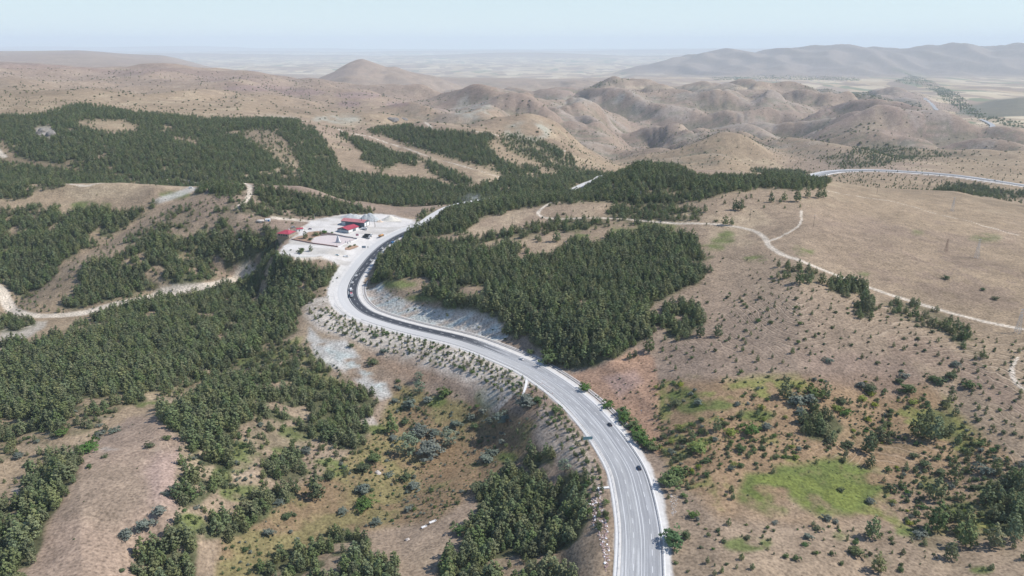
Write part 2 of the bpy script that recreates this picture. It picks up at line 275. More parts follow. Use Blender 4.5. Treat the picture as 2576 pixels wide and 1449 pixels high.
def valley(pts, depth, width):
    global Z
    Q, _ = catmull([at(*p) for p in pts], 8.0); d_, _, _ = sdist(Q, normals(Q), XX, YY, width * 3); i0 = smooth(0, width * 1.5, np.hypot(XX - Q[0, 0], YY - Q[0, 1])) ; Z = Z - depth * np.exp(-(np.abs(d_) / width) ** 1.6) * i0
valley([(400,505,30),(360,535,24),(300,575,12),(210,635,-5),(120,690,-20),(20,740,-28)], 15, 42)
valley([(1290,1010,-15),(1180,1080,-26),(1030,1190,-31),(880,1290,-30),(700,1400,-26),(560,1500,-22)], 8, 34)
valley([(620,870,-20),(470,960,-15),(300,1040,-10),(100,1130,-8)], 8, 30)
SD, SZ, SI = sdist(ROAD, RN, XX, YY)
# platform and monument square: a level yard beside the road
yard = [at(700, 630, 17), at(735, 598, 18.5), at(780, 560, 20), at(860, 546, 20.5), at(960, 541, 21), at(1045, 549, 21.5), at(1052, 568, 21), at(985, 600, 18), at(930, 640, 11), at(885, 680, 4), at(862, 660, 9), at(800, 640, 15), at(740, 640, 16)]
def poly_sd(poly, x, y):
    inside = np.zeros(x.shape, bool); d = np.full(x.shape, 1e9); n = len(poly)
    for i in range(n):
        x0, y0 = poly[i][0], poly[i][1]; x1, y1 = poly[(i + 1) % n][0], poly[(i + 1) % n][1]
        c = ((y0 > y) != (y1 > y)) & (x < (x1 - x0) * (y - y0) / (y1 - y0 + 1e-12) + x0); inside ^= c
        ex, ey = x1 - x0, y1 - y0; t = np.clip(((x - x0) * ex + (y - y0) * ey) / (ex * ex + ey * ey), 0, 1)
        d = np.minimum(d, np.hypot(x - x0 - t * ex, y - y0 - t * ey))
    return np.where(inside, -d, d)
ya = np.array([[p[0], p[1], p[2]] for p in yard])
A_ = np.c_[ya[:, 0], ya[:, 1], np.ones(len(ya))]; pl, *_ = np.linalg.lstsq(A_, ya[:, 2], rcond=None)
def yard_z(x, y): return pl[0] * x + pl[1] * y + pl[2]
msk = (YY > 600) & (YY < 1050) & (XX < 50) & (XX > -420)
YD = np.full(XX.shape, 1e9); YD[msk] = poly_sd(ya, XX[msk], YY[msk])
ky = 1 - smooth(0, 30, YD); Z = Z * (1 - ky) + yard_z(XX, YY) * ky
# road bed
idx_bend = int(np.argmin(np.hypot(ROAD[:, 0] - at(930, 770, -8)[0], ROAD[:, 1] - at(930, 770, -8)[1])))
cutR = np.interp(SI, [0, idx_bend - 115, idx_bend - 95, idx_bend + 25, idx_bend + 60, len(ROAD)], [22, 22, 24, 24, 18, 18])   # how far the slope beside the road takes to meet the hill
idx_top = int(np.argmin(np.hypot(ROAD[:, 0] - at(1055, 568, 21)[0], ROAD[:, 1] - at(1055, 568, 21)[1])))
wl, wr = np.interp(SI, [0, idx_top, idx_top + 8, len(ROAD)], [14.5, 14.5, 11, 11]), np.interp(SI, [0, idx_bend - 120, idx_bend - 90, idx_bend + 10, idx_bend + 40, len(ROAD)], [14, 13, 17.5, 17.5, 13, 11])
ad = np.abs(SD)
bl = np.interp(SI, [0, 60, 110, idx_bend + 15, idx_bend + 40, idx_top, idx_top + 8, len(ROAD)], [28, 28, 44, 44, 30, 26, 9, 9]); cutR = np.where(SI > idx_top + 4, 9, cutR)
k = np.where(SD < 0, 1 - smooth(wl, wl + bl, ad), 1 - np.clip((ad - wr) / cutR, 0, 1) ** 0.9)
k = np.where(ad > 68, 0, k)
Z = Z * (1 - k) + (SZ - 0.22) * k
FSD, FSZ, FSI = sdist(FROAD, FN, XX, YY, 60)
k2 = 1 - smooth(15, 45, np.abs(FSD)); Z = Z * (1 - k2) + (FSZ - 0.5) * k2
PXV, PYV = proj(XX, YY, Z)
def ground(x, y):
    """height of the terrain sheet at world x, y (arrays)"""
    x = np.atleast_1d(np.asarray(x, float)); y = np.atleast_1d(np.asarray(y, float))
    q = qof(x, y); i = np.clip(np.searchsorted(QS, q) - 1, 0, len(QS) - 2); j = np.clip(np.searchsorted(YS, y) - 1, 0, len(YS) - 2)
    u = np.clip((q - QS[i]) / (QS[i + 1] - QS[i]), 0, 1); v = np.clip((y - YS[j]) / (YS[j + 1] - YS[j]), 0, 1)
    return (Z[i, j] * (1 - u) + Z[i + 1, j] * u) * (1 - v) + (Z[i, j + 1] * (1 - u) + Z[i + 1, j + 1] * u) * v
def hit(px, py, ymin=200.0):
    """where the line of sight through a picture point meets the terrain"""
    d = ray(px, py); t = YS / d[1]; x = d[0] * t; zr = H + d[2] * t
    g = ground(x, YS); b = (g > zr) & (YS > ymin)
    if not b.any(): j = len(YS) - 1
    else: j = int(np.argmax(b))
    j0 = max(j - 1, 0); a = zr[j0] - g[j0]; c = zr[j] - g[j]; f = a / (a - c) if a != c else 0
    Y = YS[j0] + (YS[j] - YS[j0]) * min(max(f, 0), 1); x = d[0] * Y / d[1]
    return np.array([x, Y, float(ground(x, Y)[0])])

# ------------------------------------------------------------------ object helpers
def link(o, parent=None):
    COL.objects.link(o)
    if parent is not None: o.parent = parent
    return o
def tag(o, label=None, cat=None, group=None, kind=None):
    if label: o['label'] = label
    if cat: o['category'] = cat
    if group: o['group'] = group
    if kind: o['kind'] = kind
    return o
def empty(name, loc, rz=0.0, label=None, cat=None, group=None):
    o = bpy.data.objects.new(name, None); link(o); o.location = [float(v) for v in loc]; o.rotation_euler = (0, 0, rz)
    o.empty_display_size = 0.5
    return tag(o, label, cat, group)
def grid_mesh(name, V, nu, nv, mats, smoothf=True, closed=False):
    """V: (nu*nv,3) in u-major order"""
    me = bpy.data.meshes.new(name); V = np.ascontiguousarray(V, np.float32)
    me.vertices.add(len(V)); me.vertices.foreach_set('co', V.ravel())
    i, j = np.meshgrid(np.arange(nu - 1), np.arange(nv - 1), indexing='ij'); a = (i * nv + j).ravel()
    quads = np.stack([a, a + nv, a + nv + 1, a + 1], 1).astype(np.int32)
    n = len(quads); me.loops.add(4 * n); me.loops.foreach_set('vertex_index', quads.ravel())
    me.polygons.add(n); me.polygons.foreach_set('loop_start', np.arange(n, dtype=np.int32) * 4)
    me.polygons.foreach_set('use_smooth', np.full(n, smoothf)); me.update(calc_edges=True)
    for m in mats: me.materials.append(m)
    return me
class MB:
    """collects polygons, links them as one mesh object"""
    def __init__(s): s.v = []; s.f = []; s.m = []
    def add(s, vs, fs, mi=0):
        b = len(s.v); s.v += [tuple(map(float, v)) for v in vs]; s.f += [tuple(b + k for k in f) for f in fs]; s.m += [mi] * len(fs); return s
    def box(s, c, d, mi=0, rz=0.0, taper=1.0, tx=None):
        x, y, z = d[0] / 2, d[1] / 2, d[2] / 2; vs = []
        tx = taper if tx is None else tx
        for sz in (-1, 1):
            kx, ky_ = (1, 1) if sz < 0 else (tx, taper)
            for sx, sy in ((-1, -1), (1, -1), (1, 1), (-1, 1)):
                px, py = sx * x * kx, sy * y * ky_
                vs.append((c[0] + px * math.cos(rz) - py * math.sin(rz), c[1] + px * math.sin(rz) + py * math.cos(rz), c[2] + sz * z))
        return s.add(vs, [(0, 3, 2, 1), (4, 5, 6, 7), (0, 1, 5, 4), (1, 2, 6, 5), (2, 3, 7, 6), (3, 0, 4, 7)], mi)
    def tube(s, a, b, r0, r1=None, n=6, mi=0):
        a = Vector(a); b = Vector(b); r1 = r0 if r1 is None else r1; d = (b - a).normalized()
        u = d.orthogonal().normalized(); w_ = d.cross(u); vs = []
        for p, r in ((a, r0), (b, r1)):
            for k in range(n):
                t = 2 * math.pi * k / n; vs.append(p + u * (r * math.cos(t)) + w_ * (r * math.sin(t)))
        fs = [(k, (k + 1) % n, n + (k + 1) % n, n + k) for k in range(n)] + [tuple(range(n - 1, -1, -1)), tuple(range(n, 2 * n))]
        return s.add(vs, fs, mi)
    def prism(s, prof, y0, y1, mi=0):
        """profile in x,z swept along y"""
        n = len(prof); vs = [(x, y0, z) for x, z in prof] + [(x, y1, z) for x, z in prof]
        fs = [(k, (k + 1) % n, n + (k + 1) % n, n + k) for k in range(n)] + [tuple(range(n - 1, -1, -1)), tuple(range(n, 2 * n))]
        return s.add(vs, fs, mi)
    def build(s, name, mats, parent=None, smoothf=False):
        me = bpy.data.meshes.new(name); me.from_pydata(s.v, [], s.f)
        for m in (mats if isinstance(mats, (list, tuple)) else [mats]): me.materials.append(m)
        me.polygons.foreach_set('material_index', s.m)
        if smoothf: me.polygons.foreach_set('use_smooth', [True] * len(s.f))
        me.update(); return link(bpy.data.objects.new(name, me), parent)
def mat(name, col, rough=0.8, var=0.12, scale=1.5, metal=0.0, bump=0.0, spec=0.3, coord='Object'):
    m = bpy.data.materials.new(name); m.use_nodes = True; t = m.node_tree; b = t.nodes['Principled BSDF']
    b.inputs['Roughness'].default_value = rough; b.inputs['Metallic'].default_value = metal
    b.inputs['Specular IOR Level'].default_value = spec
    n = t.nodes.new('ShaderNodeTexNoise'); n.inputs['Scale'].default_value = scale; n.inputs['Detail'].default_value = 4
    tc = t.nodes.new('ShaderNodeTexCoord'); t.links.new(tc.outputs[coord], n.inputs['Vector'])
    mr = t.nodes.new('ShaderNodeMapRange'); mr.inputs[1].default_value = 0.3; mr.inputs[2].default_value = 0.7
    mr.inputs[3].default_value = 1 - var; mr.inputs[4].default_value = 1 + var; t.links.new(n.outputs[0], mr.inputs[0])
    mx = t.nodes.new('ShaderNodeVectorMath'); mx.operation = 'SCALE'; mx.inputs[0].default_value = col[:3]
    t.links.new(mr.outputs[0], mx.inputs['Scale']); t.links.new(mx.outputs[0], b.inputs['Base Color'])
    if bump:
        bp = t.nodes.new('ShaderNodeBump'); bp.inputs['Strength'].default_value = bump; bp.inputs['Distance'].default_value = 0.2
        t.links.new(n.outputs[0], bp.inputs['Height']); t.links.new(bp.outputs[0], b.inputs['Normal'])
    return m
class NT:
    """small node-building helper"""
    def __init__(s, m): s.t = m.node_tree
    def n(s, typ, ins=None, **kw):
        x = s.t.nodes.new(typ)
        for k_, v in kw.items(): setattr(x, k_, v)
        for k_, v in (ins or {}).items():
            if isinstance(v, bpy.types.NodeSocket): s.t.links.new(v, x.inputs[k_])
            else: x.inputs[k_].default_value = v
        return x
    def math(s, op, a, b=0.0, clamp=False): return s.n('ShaderNodeMath', {0: a, 1: b}, operation=op, use_clamp=clamp).outputs[0]
    def mix(s, f, a, b): return s.n('ShaderNodeMix', {0: f, 6: a, 7: b}, data_type='RGBA').outputs[2]
    def noise(s, vec, scale, detail=3.0, rough=0.55): return s.n('ShaderNodeTexNoise', {'Vector': vec, 'Scale': scale, 'Detail': detail, 'Roughness': rough}).outputs[0]
    def rng(s, v, a, b, c, d): return s.n('ShaderNodeMapRange', {0: v, 1: a, 2: b, 3: c, 4: d}).outputs[0]

# ------------------------------------------------------------------ land cover
# pine woods: (polygon in picture points, nearest distance, farthest distance, density)
EDGE = 1075.0     # ground nearer than this lies before the first crest line
WOODS = [
 ([(0,300),(100,292),(160,274),(200,264),(260,273),(330,284),(430,292),(520,301),(640,301),(740,305),(790,325),(815,355),(840,390),(850,415),(870,432),(1000,448),(1180,470),(1284,446),(1368,446),(1450,430),(1550,446),(1530,460),(1420,500),(1400,530),(1180,560),(1080,570),(900,560),(600,520),(0,520)],1085,2100,1.0),
 ([(857,334),(879,346),(889,346),(960,369),(990,384),(1050,391),(1057,406),(1040,416),(1002,409),(985,421),(977,431),(952,434),(937,411),(904,404),(914,386),(889,361),(864,349)],1085,2200,1.0),
 ([(1062,401),(1080,406),(1115,419),(1140,431),(1175,446),(1195,460),(1150,462),(1090,440)],1085,2200,1.0),
 ([(929,331),(954,321),(1015,316),(1050,319),(1065,324),(1115,331),(1165,331),(1207,336),(1240,339),(1245,346),(1228,356),(1240,376),(1247,396),(1284,411),(1303,414),(1348,421),(1368,446),(1284,446),(1240,429),(1203,414),(1140,396),(1102,386),(1040,369),(990,349)],1085,2300,0.95),
 ([(1278,339),(1328,344),(1353,351),(1403,371),(1418,384),(1438,386),(1443,396),(1448,419),(1468,426),(1503,431),(1533,444),(1550,450),(1480,455),(1400,440),(1330,400),(1280,380),(1250,350)],1085,2400,0.55),
 ([(1340,346),(1403,371),(1418,384),(1443,396),(1448,419),(1410,405),(1380,380),(1345,362)],1085,2400,1.0),
 ([(1500,452),(1536,444),(1573,431),(1596,419),(1623,406),(1653,404),(1684,406),(1704,419),(1714,429),(1754,446),(1829,447),(1923,452),(1923,472),(1854,480),(1816,490),(1791,495),(1754,507),(1709,507),(1691,500),(1716,512),(1654,514),(1600,514),(1553,507),(1486,507),(1403,509),(1378,514),(1278,527),(1190,530),(1140,530),(1278,499),(1403,493),(1440,492),(1476,476)],800,1120,1.0),
 ([(1917,440),(1990,447),(2080,458),(2080,470),(2055,473),(1993,478),(1917,476)],900,1240,0.9),
 ([(1900,425),(1990,420),(2040,440),(2000,452),(1950,450),(1880,440)],1250,1800,0.5),
 ([(1523,545),(1530,520),(1600,515),(1650,515),(1700,525),(1760,530),(1765,550),(1700,560),(1640,560),(1600,570),(1560,560)],0,EDGE,0.6),
 ([(1278,582),(1350,562),(1400,550),(1520,547),(1530,567),(1450,580),(1390,590),(1330,598),(1278,602)],0,EDGE,0.55),
 ([(1052,545),(1110,525),(1190,522),(1284,512),(1270,537),(1200,550),(1180,582),(1120,590),(1060,598),(1010,608),(1032,584),(1055,569)],0,EDGE,0.95),
 ([(1010,610),(1100,603),(1190,600),(1284,582),(1290,600),(1210,615),(1150,630),(1140,640),(1050,640),(965,640)],0,EDGE,0.8),
 ([(958,645),(1000,630),(1060,617),(1150,627),(1200,624),(1278,618),(1305,622),(1305,638),(1348,638),(1370,640),(1426,628),(1441,608),(1503,618),(1528,612),(1543,597),(1603,587),(1628,572),(1704,587),(1744,597),(1774,620),(1799,645),(1779,655),(1754,665),(1776,685),(1766,715),(1716,728),(1679,748),(1629,768),(1654,805),(1641,838),(1621,855),(1603,865),(1578,880),(1548,900),(1516,910),(1491,923),(1428,930),(1385,918),(1365,905),(1363,885),(1323,838),(1290,845),(1250,838),(1200,822),(1152,802),(1130,795),(1110,775),(1110,755),(1052,738),(1065,725),(1090,713),(1080,702),(1040,692),(1002,700),(952,708),(930,712),(942,690),(952,665)],0,EDGE,1.0),
 ([(220,812),(270,785),(313,764),(350,752),(400,745),(488,735),(538,720),(580,718),(645,690),(639,662),(689,638),(722,638),(744,655),(779,673),(802,680),(844,668),(872,662),(869,680),(854,703),(836,713),(795,740),(770,773),(742,803),(745,830),(724,850),(689,850),(639,893),(601,905),(551,935),(501,965),(446,995),(376,1005),(313,1025),(250,1060),(213,1085),(125,1100),(60,1115),(0,1125),(0,885),(60,862),(120,847),(180,825)],0,EDGE,1.0),
 ([(0,547),(33,530),(58,527),(98,515),(118,525),(150,525),(158,542),(155,557),(175,537),(225,527),(313,535),(351,530),(376,512),(398,505),(376,530),(326,565),(250,607),(185,645),(150,685),(105,728),(60,755),(43,745),(15,720),(0,715)],0,EDGE,1.0),
 ([(213,668),(250,655),(313,638),(338,630),(363,597),(413,567),(476,567),(501,547),(526,540),(576,567),(589,597),(645,587),(645,660),(601,680),(526,700),(476,718),(413,722),(326,742),(300,752),(225,768),(188,778),(143,773),(190,743),(200,718),(195,698)],0,EDGE,0.95),
 ([(639,577),(664,572),(700,578),(702,600),(700,622),(677,637),(645,640),(600,640),(600,590)],0,EDGE,0.9),
 ([(320,600),(420,530),(520,520),(640,540),(650,580),(560,560),(440,590),(380,640),(330,640)],0,EDGE,0.25),
 ([(495,487),(512,468),(560,463),(600,467),(622,464),(620,489),(560,490)],0,EDGE,0.95),
 ([(639,467),(700,474),(770,489),(840,506),(900,520),(960,541),(940,540),(860,543),(760,547),(690,524),(639,500)],0,EDGE,0.85),
 ([(560,510),(640,508),(740,522),(830,545),(760,552),(700,545),(640,543),(560,530)],0,EDGE,0.6),
 ([(0,467),(50,462),(140,460),(158,468),(110,477),(80,485),(65,500),(0,510)],0,EDGE,0.8),
 ([(1320,1150),(1345,1135),(1375,1132),(1400,1150),(1398,1190),(1370,1205),(1330,1195)],0,EDGE,0.85),
 ([(1245,1207),(1278,1172),(1298,1170),(1340,1194),(1378,1204),(1386,1234),(1418,1199),(1453,1189),(1473,1194),(1482,1222),(1468,1247),(1463,1262),(1476,1300),(1468,1320),(1446,1362),(1438,1390),(1436,1480),(1060,1480),(1085,1449),(1102,1420),(1127,1407),(1160,1387),(1172,1350),(1185,1307),(1195,1282),(1192,1237)],0,EDGE,1.0),
 ([(331,1480),(338,1407),(363,1380),(401,1362),(426,1325),(446,1305),(456,1312),(451,1337),(476,1342),(526,1312),(564,1287),(601,1282),(645,1262),(639,1252),(681,1237),(744,1222),(749,1252),(701,1267),(681,1302),(639,1325),(600,1345),(500,1360),(470,1480)],0,EDGE,1.0),
 ([(714,1387),(787,1380),(814,1352),(877,1330),(934,1357),(932,1407),(990,1412),(990,1480),(640,1480),(640,1430)],0,EDGE,0.85),
 ([(640,1255),(720,1240),(748,1250),(640,1320),(600,1320)],0,EDGE,0.5),
 ([(396,1023),(476,1018),(514,960),(576,945),(645,955),(645,1055),(601,1068),(589,1105),(580,1140),(601,1212),(539,1242),(514,1267),(463,1277),(438,1262),(451,1237),(443,1194),(448,1137),(468,1100),(401,1068),(391,1043)],0,EDGE,1.0),
 ([(639,955),(700,940),(760,945),(870,970),(930,985),(945,1010),(940,1045),(900,1060),(904,1068),(935,1085),(920,1128),(864,1130),(802,1105),(752,1093),(700,1060),(645,1050)],0,EDGE,0.85),
 ([(560,870),(700,850),(780,880),(860,940),(900,970),(760,945),(640,955),(560,940)],0,EDGE,0.42),
 ([(640,1060),(740,1060),(800,1100),(770,1150),(680,1180),(620,1140)],0,EDGE,0.3),
 ([(652,1150),(700,1135),(760,1150),(765,1200),(720,1215),(660,1200)],0,EDGE,0.75),
 ([(150,1149),(200,1149),(193,1199),(163,1237),(150,1275),(125,1312),(110,1362),(88,1412),(63,1480),(-40,1480),(-40,1302),(45,1267),(70,1237),(113,1187)],0,EDGE,1.0),
 ([(0,1125),(120,1110),(150,1125),(140,1160),(60,1160),(0,1170)],0,EDGE,0.5),
 ([(0,805),(88,805),(85,818),(40,835),(0,850)],0,EDGE,0.9),
 ([(2465,1300),(2480,1220),(2540,1190),(2620,1200),(2620,1340),(2540,1345)],0,EDGE,0.85),
 ([(2300,1340),(2390,1270),(2450,1300),(2470,1360),(2380,1390),(2300,1370)],0,EDGE,0.3),
 ([(2015,1050),(2060,1030),(2100,1050),(2125,1080),(2100,1110),(2040,1105),(2010,1080)],0,EDGE,0.9),
 ([(1665,775),(1700,760),(1755,770),(1765,810),(1730,850),(1680,850),(1660,820)],0,EDGE,0.85),
 ([(2080,712),(2120,705),(2180,718),(2188,735),(2140,748),(2085,735)],0,EDGE,0.95),
 ([(2155,745),(2190,740),(2198,770),(2185,800),(2160,795)],0,EDGE,0.9),
 ([(2220,755),(2300,760),(2380,790),(2440,830),(2475,870),(2460,880),(2400,845),(2320,815),(2250,790)],0,EDGE,0.45),
 ([(2380,835),(2440,840),(2490,880),(2480,895),(2420,870)],0,EDGE,0.7),
 ([(2100,1070),(2280,1080),(2330,1120),(2290,1150),(2180,1130),(2100,1110)],0,EDGE,0.18),
 ([(2350,1030),(2395,1000),(2405,1060),(2430,1110),(2400,1120),(2370,1090),(2330,1110),(2290,1090),(2330,1060)],0,EDGE,0.5),
 ([(1960,680),(2010,660),(2070,690),(2090,715),(2030,715),(1975,700)],0,EDGE,0.3),
 ([(2058,398),(2122,383),(2173,367),(2237,362),(2326,380),(2462,385),(2352,395),(2275,406),(2211,418),(2147,424),(2096,418)],1500,3600,0.38),
 ([(2045,352),(2100,330),(2150,310),(2200,302),(2230,315),(2210,345),(2160,365),(2080,360)],2000,4000,0.16),
 ([(2403,447),(2454,455),(2505,480),(2576,490),(2505,496),(2403,493),(2339,490)],1200,1600,0.6),
 ([(2027,211),(2070,211),(2134,226),(2186,231),(2224,249),(2314,260),(2319,272),(2275,270),(2211,260),(2160,247),(2096,229),(2032,224)],4200,8000,0.5),
 ([(1470,222),(1520,208),(1560,200),(1580,202),(1530,215),(1490,225)],4000,7000,0.4),
]
WOODS = [([(x - 420 if x <= 1 else x + 320 if x >= 2575 else x, y + 230 if y >= 1447 else y) for x, y in p_], a_, b_, v_) for p_, a_, b_, v_ in WOODS]
CLEAR = [   # openings in the woods
 ([(610,330),(640,322),(690,330),(720,350),(735,380),(765,425),(740,432),(700,405),(650,372),(615,350)],1085,2200,0.8),
 ([(190,302),(300,300),(350,315),(345,332),(290,338),(240,330),(200,320)],1085,2200,0.9),
 ([(85,318),(135,315),(145,345),(95,350)],1085,2200,1.0),
 ([(430,340),(500,352),(492,366),(440,356)],1085,2200,1.0),
 ([(0,395),(60,398),(140,410),(215,430),(215,438),(130,426),(20,408),(0,405)],1085,2200,0.95),
 ([(0,350),(12,352),(30,385),(25,395),(0,390)],1085,2200,0.9),
 ([(735,440),(760,446),(750,452),(730,448)],1085,2200,0.9),
 ([(700,345),(720,348),(715,358),(700,355)],1085,2200,0.8),
 ([(790,310),(815,335),(860,350),(905,390),(925,430),(900,436),(870,425),(850,400),(835,370),(800,330)],1085,2200,0.85),
 ([(945,415),(985,425),(1040,420),(1075,428),(1090,440),(1050,436),(1000,446),(950,440)],1085,2200,0.7),
 ([(1285,405),(1330,430),(1365,446),(1355,455),(1320,440),(1290,420)],1085,2200,0.6),
 ([(1150,722),(1185,716),(1222,722),(1225,745),(1190,752),(1155,745)],0,EDGE,1.0),
 ([(1655,478),(1680,474),(1690,482),(1740,478),(1730,492),(1690,492)],0,1100,0.8),
 ([(360,985),(400,975),(470,945),(500,965),(440,1000),(380,1010)],0,EDGE,0.5),
 ([(170,1040),(260,1000),(310,985),(330,1010),(260,1055),(200,1080),(150,1085)],0,EDGE,0.62),
 ([(0,1085),(60,1075),(120,1085),(200,1060),(220,1085),(60,1120),(0,1128)],0,EDGE,0.45),
 ([(560,935),(600,915),(620,925),(590,950)],0,EDGE,0.6),
 ([(688,584),(750,580),(760,612),(700,622),(690,612)],0,EDGE,1.0),
 ([(90,735),(150,705),(200,700),(195,745),(150,770),(95,765)],0,EDGE,0.75),
]
def pmask(poly, x, y, soft=0.0, out=None):
    """coverage 0..1 of a picture polygon at picture points x,y"""
    r = np.zeros(x.shape, np.float32); p = np.array(poly, float); pad = soft + 2
    m = (x > p[:, 0].min() - pad) & (x < p[:, 0].max() + pad) & (y > p[:, 1].min() - pad) & (y < p[:, 1].max() + pad)
    if m.any():
        sd_ = poly_sd(p, x[m], y[m])
        r[m] = (sd_ < 0) if soft <= 0 else 1 - smooth(-soft, soft, sd_)
    return r
def wood_density(px, py, Y, x, y, soft=9.0):
    s = 15 * fbm(x / 24, y / 24, 3, 201) * np.clip(700 / np.maximum(Y, 200), 0.15, 1.2); s2 = 10 * fbm(x / 24 + 90, y / 24, 3, 202) * np.clip(700 / np.maximum(Y, 200), 0.15, 1.2)
    d = np.zeros(px.shape, np.float32)
    for poly, a, b, v in WOODS: d = np.maximum(d, v * pmask(poly, px + s, py + s2 * 0.6, soft) * (Y > a) * (Y < b))
    for poly, a, b, v in CLEAR: d *= 1 - v * pmask(poly, px + s * 0.5, py + s2 * 0.3, soft) * (Y > a) * (Y < b)
    gap = fbm(x / 19, y / 19, 3, 205); near_ = np.clip(1300 / np.maximum(Y, 300), .4, 1.6)
    lft = (1 - smooth(820, 960, px)) * (Y < 1085) + (Y > 1085) * .8
    return d * (1 - .9 * smooth(.46 - .05 * near_ - .18 * lft, .64 - .06 * near_ - .14 * lft, gap))
WD = np.zeros(Z.shape, np.float32)
vis = (YY < 8000) & (YY > 200) & (PXV > -430) & (PXV < 2900)
WD[vis] = wood_density(PXV[vis], PYV[vis], YY[vis], XX[vis], YY[vis])
# woods simply carry on beyond the picture's left edge
offL = (PXV <= -430) & (YY < 1900); WD[offL] = 0.8 * (fbm(XX[offL] / 220, YY[offL] / 220, 3, 210) > -0.05)
n1 = fbm(XX / 45, YY / 45, 4, 301); n2 = fbm(XX / 210, YY / 210, 4, 305); n3 = fbm(XX / 9, YY / 9, 3, 309); n4 = fbm(XX / 900, YY / 900, 3, 313)
def C3(*c): return np.array(c, np.float32)
TAN, BRN, PUR = C3(.285, .215, .142), C3(.205, .155, .102), C3(.250, .188, .145)
PALE, GRN, OLV = C3(.38, .30, .20), C3(.105, .135, .04), C3(.17, .165, .075)
def lerp(a, b, t): return a * (1 - t[..., None]) + b * t[..., None]
C = lerp(lerp(np.broadcast_to(TAN, Z.shape + (3,)).copy(), BRN, smooth(-0.1, 0.75, n2 * .8 + n1 * .7)), PUR, smooth(0.0, 0.6, n4))
C = lerp(C, PALE, 0.55 * smooth(0.15, 0.6, n1 * .7 - n2 * .6))
ns = n1 * 9; ns2 = n3 * 5
def paint(poly, col, amt=1.0, soft=10.0, a=0.0, b=EDGE, mod=None):
    global C
    p = np.array(poly, float); m = (PXV > p[:, 0].min() - 40) & (PXV < p[:, 0].max() + 40) & (PYV > p[:, 1].min() - 40) & (PYV < p[:, 1].max() + 40) & (YY > a) & (YY < b)
    if not m.any(): return
    k_ = pmask(poly, PXV[m] + ns[m] * min(1, soft / 8), PYV[m] + ns2[m] * min(1, soft / 8), soft) * amt
    if mod is not None: k_ = k_ * mod[m]
    C[m] = lerp(C[m], C3(*col), k_)
def ell(cx, cy, rx, ry, n=14): return [(cx + rx * math.cos(6.2832 * k_ / n), cy + ry * math.sin(6.2832 * k_ / n)) for k_ in range(n)]
# bush-green and ochre meadows
mead = [(1000,960),(1100,1000),(1250,1030),(1350,1060),(1320,1150),(1200,1230),(1100,1310),(950,1330),(800,1370),(640,1460),(540,1460),(560,1350),(640,1260),(740,1230),(850,1170),(940,1090),(985,1010)]
paint(mead, (.215,.15,.085), 0.9, 14)
paint(mead, (.15,.15,.055), 0.55, 14, mod=smooth(-.05, .4, n1 + .4 * n3))
paint(mead, (.27,.165,.09), 0.6, 14, mod=smooth(.1, .5, n2 - .5 * n1))
scrub = [(1640,960),(1900,950),(2200,940),(2330,960),(2450,1080),(2620,1200),(2620,1345),(2300,1345),(2000,1320),(1800,1300),(1700,1200),(1650,1100)]
paint(scrub, (.25,.165,.09), 0.75, 18, mod=smooth(-.35, .3, n2 + .5 * n1))
paint(scrub, (.16,.175,.05), 0.8, 18, mod=smooth(.0, .35, n1 + .5 * n3 - .3 * n2))
paint([(560,850),(760,850),(880,960),(800,1010),(640,960),(540,950)], (.19,.20,.06), 0.7, 14, mod=smooth(-.1, .3, n1 + .5 * n3))
paint([(300,640),(470,570),(560,590),(460,650),(330,680)], (.17,.19,.06), 0.7, 10, mod=smooth(-.2, .3, n1))
for e in [(480,1320,40,28),(620,1240,70,22),(600,1150,40,40),(760,1090,60,18),(700,1140,60,14),(820,1180,60,25),(560,1200,25,30),(1278,1152,26,14),(230,518,50,12),(440,490,40,10),(410,610,60,22),(250,690,50,30),
          (860,1015,45,14),(950,1080,30,12),(1100,1010,30,14),(1470,598,34,15),(1560,573,30,14),(1450,570,30,10),(1795,622,30,9),(1820,605,30,8),(1640,573,70,12),(1900,650,30,8),(2010,625,14,5),(2025,635,22,6),
          (1700,720,20,22),(1830,590,22,8),(2330,1225,48,26),(2400,1270,52,26),(2480,1250,40,30),(2300,1340,50,12),(1900,1045,50,14),(1880,1370,60,18),(2120,1350,40,10),(1720,1000,40,22),(1740,1025,40,16),(1795,1020,50,14),(2480,600,42,9),(2310,585,14,5),(2175,688,14,4),
          (2220,1410,30,12),(2470,1435,30,10),(380,1020,40,12),(90,1075,80,14),(1310,900,30,10),(1350,830,22,8),(1000,715,50,12),(1080,750,60,10),(1225,1000,30,30),(1035,845,18,6),(1090,895,20,22),(640,905,60,30),(1400,440,60,8)]:
    paint(ell(*e), GRN, 0.85, 7, mod=smooth(-.55, .05, n1 + .6 * n3))
paint([(1875,1195),(1917,1186),(1950,1173),(2006,1168),(2081,1155),(2109,1148),(2139,1163),(2198,1176),(2234,1196),(2234,1207),(2206,1204),(2226,1222),(2224,1237),(2198,1255),(2183,1265),(2180,1278),(2162,1288),(2139,1296),(2096,1296),(2060,1301),(2034,1286),(1993,1270),(1970,1270),(1976,1291),(1940,1299),(1861,1267),(1851,1247),(1860,1230)], (.110,.132,.040), 1.0, 14, mod=smooth(-.55, .05, n1 + .6 * n3))
paint([(1900,1200),(2200,1190),(2150,1290),(1900,1270)], (.16,.18,.045), 0.6, 14, mod=smooth(-.2, .4, n3 + n1))
